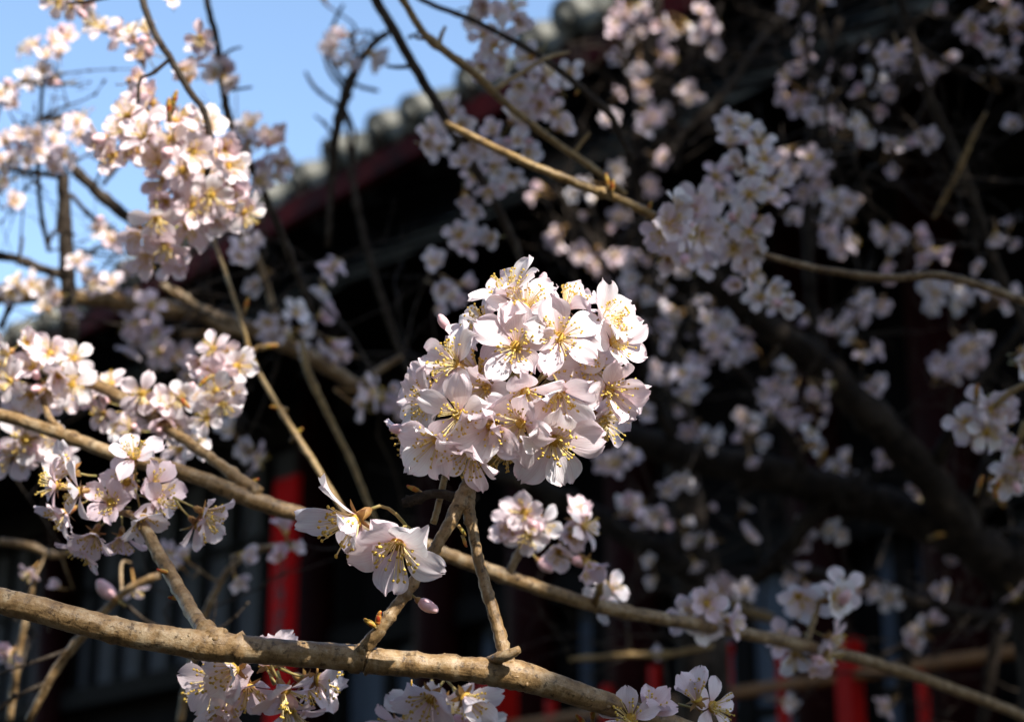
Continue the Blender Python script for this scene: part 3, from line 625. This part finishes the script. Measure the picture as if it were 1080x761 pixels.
# ================================================================== 5 nearly bare twig before the sky
bt = thing('cherry_branch', 'crooked nearly bare twig standing against the sky above the roof edge', 'branch', at(350, 160, 1.7))
for sd, pts in enumerate(([(345, 260, 1.72, 3), (350, 190, 1.71, 3.4), (353, 150, 1.7, 5), (360, 115, 1.7, 5.5), (368, 88, 1.7, 6), (378, 68, 1.7, 5), (392, 48, 1.7, 4.5), (410, 34, 1.7, 4)], [(366, 90, 1.7, 2.5), (352, 70, 1.7, 2.4), (346, 48, 1.7, 2), (352, 25, 1.7, 2), (362, 5, 1.7, 1.6)], [(364, 95, 1.7, 2.2), (350, 80, 1.7, 2), (343, 62, 1.7, 2), (342, 45, 1.7, 1.4)],
        [(357, 112, 1.7, 2.4), (340, 100, 1.7, 2), (330, 90, 1.7, 2), (322, 76, 1.7, 1.5)], [(368, 85, 1.7, 2.4), (382, 92, 1.7, 2), (400, 96, 1.7, 1.5)], [(378, 66, 1.7, 3), (372, 45, 1.7, 2.4), (370, 32, 1.7, 2)], [(362, 110, 1.7, 2), (374, 140, 1.7, 1.8), (372, 170, 1.7, 1.6), (366, 190, 1.7, 1.2)], [(353, 145, 1.7, 2), (342, 130, 1.7, 1.6), (332, 122, 1.7, 1.2)], [(383, 60, 1.7, 2.4), (395, 42, 1.7, 2.2), (388, 32, 1.7, 2)], [(350, 165, 1.7, 2), (340, 150, 1.7, 1.6)])):
    add_stem(bt, 'branch' if sd == 0 else 'twig', pts, 'bark_dark', 6, 9, 4, 85 + sd, .06, .1)
far_clusters(bt, [(371, 36, 1.68), (378, 50, 1.68), (388, 56, 1.68), (345, 4, 1.68)], 1.7, 86, cnt=(1, 1, 2), axes=[at(372, 40, 1.7)], maxlen=.03)

# ================================================================== 6 thick twigs entering at the top
tb = thing('cherry_branch', 'dark brown cherry branch slanting down from top centre past the roof tiles', 'branch', at(440, 75, 1.28))
tx = add_stem(tb, 'branch', [(370, -70, 1.28, 5.5), (396, -2, 1.28, 5.5), (418, 36, 1.28, 5.5), (440, 76, 1.28, 5.5), (462, 112, 1.28, 5.1), (490, 160, 1.28, 5.1), (520, 210, 1.28, 4.7), (542, 255, 1.28, 4.2), (556, 290, 1.28, 3.8), (585, 350, 1.3, 3.4)], 'bark_dark', 8, 12, 5, 91, .05, .05)[0]
add_stem(tb, 'twig', [(431, 70, 1.28, 2.6), (420, 71, 1.28, 2.2), (408, 70, 1.28, 1.8)], 'bark_dark', 6, 8, 1, 92)
add_stem(tb, 'twig', [(430, 40, 1.28, 2), (440, 36, 1.28, 1.8), (448, 30, 1.28, 1.5)], 'bark_dark', 6, 8, 1, 93)
mid_flowers(tb, [(470, 128), (455, 140), (448, 152), (462, 155), (478, 118), (485, 132), (500, 150), (509, 158), (528, 157), (520, 140), (490, 172), (500, 185), (540, 128), (565, 100), (552, 105), (548, 90), (490, 205), (500, 220), (515, 200), (498, 240), (485, 248), (520, 250), (530, 170), (545, 150), (556, 160), (540, 185), (520, 175), (530, 195), (490, 260), (560, 75), (550, 120), (575, 85)], 1.3, None, 1, .6, .06, 94, .72)
t2 = thing('cherry_branch', 'long thin golden twig running down right from the top edge, its lower end sunlit', 'branch', at(530, 105, 1.12))
gx = add_stem(t2, 'branch', [(390, -55, 1.12, 3.8), (425, 0, 1.12, 4.0), (450, 38, 1.12, 4.2), (500, 77, 1.12, 4.6), (530, 106, 1.12, 4.2), (580, 146, 1.12, 3.8), (615, 170, 1.12, 3.5), (640, 188, 1.12, 3.4), (660, 205, 1.12, 2.5)], 'bark_gold', 9, 12, 6, 95, .05, .05)[0]
for sd, pts in enumerate(([(462, 45, 1.12, 2.4), (452, 42, 1.12, 2), (438, 40, 1.12, 1.8)], [(463, 48, 1.12, 2.4), (466, 36, 1.12, 2.2), (470, 28, 1.12, 1.6)], [(606, 160, 1.12, 2.4), (614, 150, 1.12, 2), (622, 140, 1.12, 1.6)], [(520, 95, 1.12, 3), (545, 80, 1.13, 3), (575, 62, 1.14, 2.6), (600, 55, 1.15, 2)])):
    add_stem(t2, 'twig', pts, 'bark_gold', 6, 8, 1, 96 + sd)
mid_flowers(t2, [(512, 5), (525, 18), (505, 25), (540, 10), (545, 20), (510, 38), (530, 35), (500, 8), (520, 48), (508, 70), (530, 62), (575, 80), (600, 78), (588, 95), (560, 60), (570, 110), (584, 120), (590, 135)], 1.25, None, 1, .6, .03, 101, .78)
t3 = thing('cherry_branch', 'fine dark twig crossing the sky patch at top and bending before the roof', 'branch', at(560, 55, 1.2))
add_stem(t3, 'branch', [(380, -40, 1.2, 2.6), (445, 0, 1.2, 2.8), (500, 22, 1.2, 3), (560, 54, 1.2, 3.2), (600, 82, 1.2, 3.6), (625, 104, 1.2, 4), (643, 120, 1.2, 4), (655, 145, 1.21, 3), (668, 170, 1.22, 2.6)], 'bark_dark', 9, 10, 4, 105, .05, .05)
leaf_buds(t3, [(610, 96, -.6, -.8), (562, 60, -.4, -.8)], 1.2, 6)
t4 = thing('cherry_branch', 'golden twig in the middle tipped with one bright white blossom', 'branch', at(620, 198, 1.0))
add_stem(t4, 'branch', [(470, 130, 1.02, 4), (520, 155, 1.01, 4.2), (565, 176, 1.0, 4.5), (620, 198, 1.0, 5), (660, 213, .99, 4.5), (692, 229, .99, 5)], 'bark_gold', 9, 12, 5, 107, .05, .05)
leaf_buds(t4, [(685, 218, .3, 1), (646, 196, .1, 1), (640, 190, -.2, 1)], .99, 7)
mid_flowers(t4, [(708, 236, .1, .1, 1), (714, 222, .4, .8, .4), (700, 244, -.4, -.4, .7), (722, 246, .8, -.1, .4)], .995, (708, 236), .5, .15, .008, 108, .8)

# ================================================================== 7 grey branch at the right with shaded blossoms
rb = thing('cherry_branch', 'smooth grey twig from the right edge ending among shaded lilac white blossoms', 'branch', at(940, 292, 1.15))
rx = add_stem(rb, 'branch', [(1300, 400, 1.2, 5.6), (1180, 352, 1.18, 5.2), (1082, 318, 1.16, 4.8), (1030, 300, 1.15, 4.4), (985, 290, 1.15, 4.4), (940, 293, 1.15, 4.4), (890, 288, 1.15, 4.0), (840, 278, 1.15, 3.6), (792, 263, 1.15, 3.2), (760, 240, 1.15, 2.4), (755, 200, 1.17, 2.0)], 'bark', 9, 12, 6, 111, .04, .04)[0]
mid_flowers(rb, [(750, 242), (766, 240), (756, 258), (780, 228), (790, 244), (802, 232), (725, 270), (738, 266), (785, 276), (792, 292), (802, 314), (820, 316), (815, 302), (770, 152), (785, 135), (800, 150), (780, 174), (792, 182), (755, 186), (802, 200), (816, 190), (760, 202), (806, 168), (770, 128), (742, 280), (796, 258), (735, 250), (812, 210), (748, 222), (790, 205), (778, 300), (830, 318), (774, 262)], 1.2, (780, 235), .25, .55, .06, 112, .74)
mid_flowers(rb, [(728, 226), (692, 256), (738, 246), (718, 262), (735, 215), (704, 272)], 1.1, (715, 245), .6, .3, .02, 109, .85)
rc = thing('cherry_branch', 'short twig at the right edge carrying a round pink bunch above yellow buds', 'branch', at(1080, 405, 1.1))
add_stem(rc, 'branch', [(1160, 370, 1.1, 4), (1082, 405, 1.1, 3.5), (1060, 418, 1.1, 3.5), (1048, 430, 1.1, 3)], 'bark_gold', 7, 9, 2, 115)
add_stem(rc, 'twig', [(1110, 390, 1.1, 3), (1085, 440, 1.1, 3), (1070, 480, 1.1, 3)], 'bark_gold', 7, 9, 2, 116)
mid_flowers(rc, [(1030, 440), (1044, 432), (1056, 442), (1026, 452), (1040, 456), (1018, 446), (1058, 428), (1050, 455), (1036, 428), (1064, 490), (1076, 476), (1060, 502), (1076, 496), (1079, 370), (1080, 385)], 1.12, (1045, 450), .5, .35, .015, 117, .85)
leaf_buds(rc, [(1030, 412, 0, 1), (1034, 508, .2, .8), (1052, 512, .2, .8), (1050, 520, .2, -.8)], 1.1, 8)

# ================================================================== 8 the dark limbed tree on the right
kt = thing('cherry_tree', 'old cherry tree at right with thick black limbs leaning left behind the blossom ball', 'tree', at(1130, 640, 1.95) * 1.0)
kt.location.z = 0
base = at(1160, 700, 1.95); kx = []
m = MB(); m.tube([Vector(p) for p in spline([(base.x + .1, base.y + .05, -.1), (base.x + .05, base.y, .5), (base.x, base.y, 1.3), tuple(at(1110, 650, 1.95)), tuple(at(1055, 590, 1.95))], 8)], list(np.linspace(.09, .03, 33)), 18, 0, True, .06, random.Random(4))
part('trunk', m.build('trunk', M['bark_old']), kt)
for sd, pts in enumerate(([(1085, 630, 1.95, 25.2), (1030, 575, 1.95, 22.2), (985, 512, 1.93, 19.2), (925, 445, 1.9, 17.8), (865, 385, 1.88, 16.3), (805, 340, 1.86, 14.8), (755, 300, 1.85, 11.8), (715, 262, 1.85, 7.4), (690, 225, 1.85, 4.4)], [(1080, 610, 1.95, 23.7), (1020, 572, 1.95, 22.2), (960, 543, 1.97, 20.0), (890, 520, 2.0, 19.2), (800, 497, 2.02, 18.5), (720, 477, 2.05, 17.0), (640, 455, 2.08, 14.8), (560, 430, 2.1, 11.8), (480, 400, 2.12, 7.4), (420, 370, 2.15, 4.4)],
        [(880, 520, 2.0, 11.1), (790, 612, 2.0, 9.6), (735, 605, 2.02, 11.8), (680, 572, 2.05, 12.6), (600, 530, 2.1, 11.1), (530, 500, 2.12, 8.1), (470, 470, 2.14, 5.2)], [(862, 385, 1.88, 6.7), (856, 330, 1.9, 5.9), (852, 250, 1.92, 5.9), (852, 170, 1.94, 5.2), (862, 100, 1.95, 4.4), (885, 20, 1.95, 3.7)], [(980, 505, 1.93, 8.9), (1010, 440, 1.9, 6.7), (1050, 380, 1.9, 5.2), (1090, 330, 1.9, 4.4)], [(1020, 565, 1.95, 10.4), (1040, 500, 1.93, 8.1), (1075, 460, 1.9, 5.9)], [(720, 480, 2.05, 5.9), (690, 420, 2.03, 5.2), (670, 360, 2.0, 4.4), (650, 300, 2.0, 3.7), (610, 240, 2.0, 3.0)], [(860, 520, 2.0, 5.9), (820, 440, 2.0, 4.4), (770, 380, 2.0, 3.7), (730, 350, 2.0, 3.0)])):
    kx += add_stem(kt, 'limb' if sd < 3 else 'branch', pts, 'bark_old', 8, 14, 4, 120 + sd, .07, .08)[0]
KC = [(665, 285), (682, 300), (697, 312), (650, 310), (670, 322), (702, 298), (686, 270), (720, 330), (740, 336), (730, 347), (755, 340), (680, 345), (697, 340), (660, 332), (785, 342), (702, 366), (720, 370), (750, 358), (762, 372), (780, 382), (788, 368), (690, 386), (702, 400), (725, 400), (820, 398), (836, 388), (810, 380), (840, 405), (860, 402), (865, 340), (877, 346), (850, 328), (880, 352), (902, 320), (932, 314), (896, 346), (905, 362), (918, 372), (835, 400), (820, 412), (832, 422), (852, 420), (856, 436), (815, 440), (836, 450), (842, 462), (790, 460), (785, 468), (910, 380), (920, 400), (914, 410), (890, 500), (902, 506), (960, 515), (972, 510), (935, 475), (690, 395), (702, 410), (712, 430), (678, 436), (720, 405), (732, 446), (736, 460), (746, 470), (780, 440), (787, 455), (792, 470), (640, 485), (652, 490), (655, 540), (667, 546), (682, 540), (672, 530), (690, 552), (697, 556), (716, 550), (722, 560), (746, 535), (756, 570), (720, 510), (708, 512), (782, 540), (786, 560), (740, 320), (712, 345), (752, 320)]
far_clusters(kt, KC, 1.98, 130, .12, (1, 1, 2, 3), kx, 'bark_dark', .9, .84)

fine_twigs(kt, kx, 90, 390, (.05, .2))
kb = thing('cherry_tree', 'slim cherry tree in shade under the eave, blossom thinly scattered above the limbs', 'tree', at(735, 700, 2.5)); kb.location.z = 0
b2 = at(745, 900, 2.5); kx = []
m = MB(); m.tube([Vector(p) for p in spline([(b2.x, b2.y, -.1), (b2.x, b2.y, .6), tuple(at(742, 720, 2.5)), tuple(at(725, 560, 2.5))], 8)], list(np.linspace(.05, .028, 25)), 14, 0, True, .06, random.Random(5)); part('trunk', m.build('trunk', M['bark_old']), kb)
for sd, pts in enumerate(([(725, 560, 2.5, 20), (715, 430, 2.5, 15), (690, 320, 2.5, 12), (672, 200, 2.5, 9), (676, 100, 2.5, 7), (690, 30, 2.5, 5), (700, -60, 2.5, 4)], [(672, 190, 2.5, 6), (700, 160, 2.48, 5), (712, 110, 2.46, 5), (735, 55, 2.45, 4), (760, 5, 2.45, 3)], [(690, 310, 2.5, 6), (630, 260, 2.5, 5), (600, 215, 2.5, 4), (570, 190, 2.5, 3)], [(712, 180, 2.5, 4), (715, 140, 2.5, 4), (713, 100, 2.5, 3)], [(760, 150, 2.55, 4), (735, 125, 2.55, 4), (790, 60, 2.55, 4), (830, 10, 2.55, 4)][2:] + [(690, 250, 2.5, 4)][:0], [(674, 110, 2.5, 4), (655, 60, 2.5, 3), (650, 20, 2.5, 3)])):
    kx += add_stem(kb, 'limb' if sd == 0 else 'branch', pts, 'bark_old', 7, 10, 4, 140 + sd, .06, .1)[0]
far_clusters(kb, [(660, 20), (672, 48), (650, 52), (690, 30), (702, 40), (720, 30), (746, 50), (735, 44), (690, 70), (686, 86), (680, 100), (696, 115), (690, 130), (645, 105), (640, 126), (655, 170), (690, 165), (728, 95), (722, 102), (690, 196), (600, 205), (616, 200), (632, 196), (652, 220), (596, 240), (606, 266), (590, 250), (630, 266), (652, 280), (672, 270), (690, 290), (702, 270), (722, 280), (676, 60), (710, 20), (665, 8), (684, 14), (740, 28), (620, 225), (640, 240), (668, 245), (580, 205), (648, 38), (695, 55), (682, 120), (672, 140)], 2.4, 150, .12, (1, 2, 2, 3), kx, 'bark_dark', .9, .95)

fine_twigs(kb, kx, 60, 360, (.05, .2))
# ================================================================== 9 blossoms at top right
tr = thing('cherry_branch', 'leafless olive brown branch dropping from the top right corner among blossom', 'branch', at(975, 90, 1.75)); kx = []
for sd, pts in enumerate(([(935, -80, 1.8, 5), (950, 0, 1.8, 5), (975, 90, 1.8, 5), (1012, 172, 1.8, 5), (1036, 235, 1.8, 4.5), (1056, 292, 1.8, 5), (1090, 360, 1.8, 4)], [(985, 230, 1.78, 2), (1008, 185, 1.78, 3), (1026, 145, 1.78, 2.5), (1040, 118, 1.78, 1.2)], [(860, 230, 1.8, 5), (880, 160, 1.8, 4.5), (905, 110, 1.8, 4.5), (925, 80, 1.8, 4), (920, 50, 1.8, 4), (960, 48, 1.8, 3)], [(964, 50, 1.8, 3.5), (1010, 72, 1.8, 3.5), (1050, 80, 1.8, 3.5), (1100, 90, 1.8, 4)], [(880, 160, 1.8, 3.4), (860, 90, 1.8, 3), (845, 20, 1.8, 3), (840, -60, 1.8, 3)])):
    kx += add_stem(tr, 'branch' if sd in (0, 2) else 'twig', pts, 'bark_gold' if sd == 1 else 'bark_dark', 7, 10, 3, 160 + sd, .05, .08)[0]
far_clusters(tr, [(840, 5), (856, 30), (850, 50), (872, 62), (886, 72), (850, 95), (862, 122), (915, 42), (945, 44), (930, 60), (956, 66), (915, 76), (930, 86), (942, 96), (910, 110), (925, 122), (905, 136), (895, 130), (890, 146), (966, 140), (955, 150), (860, 156), (855, 166), (905, 160), (936, 166), (946, 180), (860, 186), (866, 200), (910, 210), (896, 230), (936, 240), (880, 220), (990, 5), (1000, 60), (990, 66), (1040, 10), (1052, 26), (1062, 32), (1050, 50), (1066, 56), (1050, 92), (1076, 40), (1070, 76), (1072, 130), (1016, 230), (1050, 240), (1062, 250), (1030, 280), (950, 250), (966, 260), (940, 270), (840, 100), (870, 140), (915, 145), (842, 70), (866, 8), (880, 95), (1030, 40), (1075, 15), (1045, 72)], 1.85, 170, .1, (1, 1, 2, 3), kx, 'bark_dark', .9, .86)
far_clusters(tr, [(950, 262), (972, 250), (1000, 300), (990, 310), (1020, 320), (1050, 305), (1040, 320), (1010, 356), (1020, 370), (1030, 350), (990, 376), (1000, 385), (990, 405), (905, 312), (870, 240), (882, 255), (840, 230), (850, 215), (828, 225), (835, 175), (842, 155)], 2.1, 171, .06, (1, 1, 2, 2, 3), kx, 'bark_dark', .8, 1.0, .15)

fine_twigs(tr, kx, 50, 350, (.05, .2))
# ================================================================== 10 background branches on the left
lb = thing('cherry_branch', 'blurred grey brown branch in the shade below the roof at left', 'branch', at(150, 322, 1.6)); kx = []
for sd, pts in enumerate(([(-60, 310, 1.62, 9), (60, 312, 1.6, 9), (150, 322, 1.6, 9.5), (230, 336, 1.6, 10), (300, 362, 1.6, 9), (350, 390, 1.6, 8), (410, 425, 1.62, 6), (470, 460, 1.64, 4)], [(170, 300, 1.58, 4), (200, 318, 1.58, 5), (232, 345, 1.59, 6), (270, 352, 1.6, 5)], [(380, 405, 1.6, 4), (400, 390, 1.62, 4), (425, 375, 1.62, 3)], [(190, 352, 1.6, 4), (215, 352, 1.6, 4), (250, 345, 1.6, 5)], [(300, 362, 1.6, 4), (270, 270, 1.6, 3.6), (240, 220, 1.6, 3), (225, 180, 1.6, 3)])):
    kx += add_stem(lb, 'branch' if sd == 0 else 'twig', pts, 'bark', 7, 10, 4, 180 + sd, .06, .08)[0]
far_clusters(lb, [(262, 272), (278, 290), (340, 300), (356, 372), (366, 372), (364, 414), (285, 340), (300, 345), (332, 340), (410, 410), (430, 414), (460, 325), (470, 318), (455, 290), (160, 325), (145, 312), (152, 348), (172, 352), (185, 380), (178, 375), (125, 310), (265, 478), (255, 470), (138, 290), (340, 290), (470, 295)], 1.6, 186, .06, (1, 2, 2, 3), kx, 'bark_dark', .8, .95, .16)
fine_twigs(lb, kx, 28, 340, (.05, .2))
tw = thing('cherry_twig', 'thin brown twig with yellow buds descending behind the red board', 'branch', at(267, 376, 1.15))
add_stem(tw, 'branch', [(200, 190, 1.2, 1.9), (232, 270, 1.17, 2.2), (255, 340, 1.15, 2.6), (266, 378, 1.15, 2.7), (295, 431, 1.14, 2.9), (337, 497, 1.13, 3.2), (365, 545, 1.12, 3.0), (380, 590, 1.12, 3.2)], 'bark_gold', 8, 10, 6, 190, .06, .06)
add_stem(tw, 'twig', [(264, 372, 1.15, 3), (275, 366, 1.15, 3), (292, 364, 1.14, 3)], 'bark_gold', 6, 8, 1, 191)
leaf_buds(tw, [(286, 365, 1, .1), (292, 429, -1, .1), (314, 456, .6, .6), (260, 320, .3, 1)], 1.14, 7)
tw2 = thing('cherry_twig', 'short golden brown twig rising alone from the shade left of the blossom ball', 'branch', at(345, 435, 1.3))
add_stem(tw2, 'branch', [(400, 560, 1.3, 3), (372, 490, 1.3, 3), (345, 435, 1.3, 3.2), (325, 392, 1.3, 3.8), (318, 358, 1.3, 2.5)], 'bark_gold', 8, 10, 4, 194, .06, .06)
tw3 = thing('cherry_twig', 'long bare grey twig hanging in the dark under the roof edge', 'branch', at(385, 250, 1.9))
add_stem(tw3, 'branch', [(366, 120, 1.9, 2.5), (372, 190, 1.9, 3), (385, 255, 1.9, 3.4), (408, 330, 1.9, 3.4), (430, 390, 1.9, 3), (470, 460, 1.9, 3)], 'bark_dark', 8, 10, 4, 196, .06, .08)
tw4 = thing('cherry_twig', 'faint bare twig crossing the black shade at top right of centre', 'branch', at(760, 100, 2.4))
add_stem(tw4, 'branch', [(850, -10, 2.4, 3), (800, 45, 2.4, 3.2), (765, 98, 2.4, 3.2), (730, 130, 2.4, 3), (700, 170, 2.4, 2)], 'bark_dark', 8, 10, 3, 197, .06, .08)
lw = thing('cherry_branch', 'thin shoots behind the foreground branch at lower left with sparse blossoms', 'branch', at(110, 645, 1.05)); kx = []
for sd, pts in enumerate(([(30, 760, 1.05, 4.5), (55, 712, 1.05, 4.8), (80, 678, 1.05, 5), (112, 642, 1.05, 4.5), (140, 618, 1.05, 4), (168, 606, 1.05, 4)], [(0, 570, 1.3, 4), (30, 575, 1.3, 4.5), (60, 585, 1.3, 4), (90, 575, 1.3, 3)], [(190, 760, 1.3, 4), (198, 720, 1.3, 4), (215, 650, 1.3, 4), (240, 600, 1.3, 3)], [(10, 760, 1.2, 4), (20, 690, 1.2, 3.5), (30, 640, 1.2, 3), (38, 605, 1.2, 2.4)], [(240, 600, 1.3, 3), (270, 580, 1.3, 3), (310, 572, 1.3, 3)])):
    kx += add_stem(lw, 'branch' if sd == 0 else 'twig', pts, 'bark', 7, 10, 4, 200 + sd, .05, .06)[0]
far_clusters(lw, [(302, 578, 1.28), (295, 585, 1.28), (245, 595, 1.28), (200, 592, 1.28), (192, 600, 1.28), (35, 600, 1.2), (10, 690, 1.2), (15, 682, 1.2), (140, 612, 1.1), (65, 620, 1.3), (185, 580, 1.3)], 1.25, 210, .02, (1, 1, 2), kx, 'bark', .8, .75, .12)

fine_twigs(lw, kx, 10, 326, (.04, .12), 'bark_dark')
# ================================================================== 11 low blossoms at bottom right
lr = thing('cherry_branch', 'weathered low branch at bottom right with scattered single blossoms before the railing', 'branch', at(900, 640, 2.1)); kx = []
for sd, pts in enumerate(([(1180, 690, 2.1, 10), (1080, 660, 2.1, 9), (990, 640, 2.1, 8), (900, 612, 2.1, 7), (820, 600, 2.1, 6), (750, 610, 2.1, 5)], [(600, 695, 1.9, 2.5), (660, 690, 1.9, 3), (700, 690, 1.9, 3.6), (752, 680, 1.9, 3)], [(1060, 560, 2.1, 9), (1070, 620, 2.1, 8), (1050, 680, 2.1, 7), (1040, 740, 2.1, 6), (1030, 790, 2.1, 6)], [(990, 640, 2.1, 5), (960, 690, 2.1, 4), (945, 735, 2.1, 3)], [(1040, 650, 2.1, 4), (980, 668, 2.1, 3.4), (930, 690, 2.1, 3)], [(745, 615, 2.1, 4), (780, 640, 2.1, 6), (815, 652, 2.1, 5)])):
    kx += add_stem(lr, 'branch' if sd in (0, 2) else 'twig', pts, 'bark_gold' if sd in (1, 5) else 'bark_old', 7, 10, 4, 220 + sd, .06, .1)[0]
far_clusters(lr, [(885, 562), (918, 620), (908, 616), (980, 672), (972, 674), (945, 738), (840, 742), (815, 736), (760, 610), (775, 616), (785, 622), (680, 690), (950, 632), (985, 620), (790, 565), (840, 560), (830, 602), (848, 612), (1060, 612), (1066, 655), (690, 600), (730, 588), (970, 560), (1000, 590), (845, 605)], 2.0, 230, .06, (1, 1, 2), kx, 'bark_dark', .8, .95, .2)
fine_twigs(lr, kx, 40, 340, (.05, .2))
leaf_buds(lr, [(1045, 508, 0, 1), (1056, 528, .3, -1), (990, 564, 1, .2), (868, 478, .3, 1), (856, 470, 1, .2)], 1.9, 7)

# ================================================================== 12 leaf clumps and trees added out of view to cast shade and cut sky light
def leaves(m, c, r, n, size, rg):
    for i in range(n):
        v = Vector((rg.gauss(0, .5), rg.gauss(0, .5), rg.gauss(0, .4))) * r; p = Vector(c) + v
        a = Vector((rg.uniform(-1, 1), rg.uniform(-1, 1), rg.uniform(-.5, .5))).normalized(); b_ = a.orthogonal(); b_.rotate(Quaternion(a, rg.uniform(0, 6.28))); L = size * rg.uniform(.7, 1.3)
        m.add([p, p + a * L * .5 + b_ * L * .26, p + a * L, p + a * L * .5 - b_ * L * .26], [(0, 1, 2, 3)])
rg = random.Random(77); m = MB()
def shade(x0, x1, y0, y1, d0, d1, n, t0=1.0, t1=2.2, r=.16, nl=70):  # adds leaf clumps sunward of an area so that it falls in shade
    for i in range(n):
        p = at(rg.uniform(x0, x1), rg.uniform(y0, y1), rg.uniform(d0, d1)) + SUN * rg.uniform(t0, t1)
        leaves(m, p, r, nl, .06, rg)
shade(600, 1150, -60, 760, 1.6, 2.6, 40, 1.25, 2.2)
shade(720, 1100, 100, 420, 1.1, 1.3, 14, .8, 1.4, .12, 50)
shade(680, 800, 740, 820, .74, .78, 4, .9, 1.4, .05, 40)
shade(650, 1150, 620, 780, 1.0, 1.4, 44, 1.1, 1.6, .10, 70)
shade(720, 1000, 240, 320, 1.1, 1.2, 8, 1.0, 1.6, .10, 60)
shade(290, 480, 240, 480, 1.4, 2.0, 34, 1.0, 2.0, .13)
shade(430, 640, 60, 200, 1.2, 1.4, 9, 1.0, 1.6, .10, 50)
shade(420, 560, -40, 110, 1.1, 1.3, 7, 1.0, 1.6, .09, 50)
part('shade_leaves', m.build('shade_leaves', M['leaf'], False), kt)  # added sun blockers out of view, parented to the old tree
for (x, y, h, r, lab) in ((-4.5, -4.0, 5.5, 2.6, 'broad dark evergreen added behind the viewer on the left to cut sky light'), (0.5, -6.5, 6.0, 3.0, 'tall dark evergreen added straight behind the viewer to cut sky light'), (-6.8, 3.4, 6.0, 2.3, 'round dark evergreen added beyond the left edge of the view to cut sky light'), (5.2, -4.8, 6.0, 2.8, 'stout dark evergreen added behind the viewer on the right to cut sky light'), (-3.5, -9.0, 8.0, 3.2, 'tallest dark evergreen added far behind the viewer to cut sky light')):  # unseen trees added to block light from the open sky
    t = thing('added_shade_tree', lab, 'tree', (x, y, 0)); m = MB()
    m.tube([(x, y, -.1), (x + .1, y, h * .4), (x, y + .1, h * .9)], [.2, .15, .05], 12); part('trunk', m.build('trunk', M['bark_old']), t)
    m = MB()
    for i in range(80):
        v = Vector((rg.gauss(0, 1), rg.gauss(0, 1), rg.gauss(0, 1))).normalized() * rg.uniform(.55, 1) * r
        leaves(m, Vector((x, y, h * .62)) + Vector((v.x, v.y, v.z * h * .55 / r)), .8, 60, .22, rg)
    part('shade_leaves', m.build('shade_leaves', M['leaf'], False), t)

t = thing('added_shade_tree', 'spreading dark evergreen added over the viewer from the left to cut sky light', 'tree', (-3.4, -.8, 0)); m = MB()  # unseen canopy added to hold back sky light from above
m.tube([(-3.4, -.8, -.1), (-3.2, -.7, 2.5), (-2.6, -.4, 4.2), (-1.6, 0, 4.9)], [.22, .17, .12, .05], 12); part('trunk', m.build('trunk', M['bark_old']), t)
m = MB()
for i in range(230):
    x = rg.uniform(-6.8, -1.0); y = rg.uniform(-4.5, 2.6); z = rg.uniform(3.7, 5.3)
    if z - CAMZ < max(y, 0) * .75 + 1.0: continue
    leaves(m, (x, y, z), .42, 60, .15, rg)
part('shade_leaves', m.build('shade_leaves', M['leaf'], False), t)
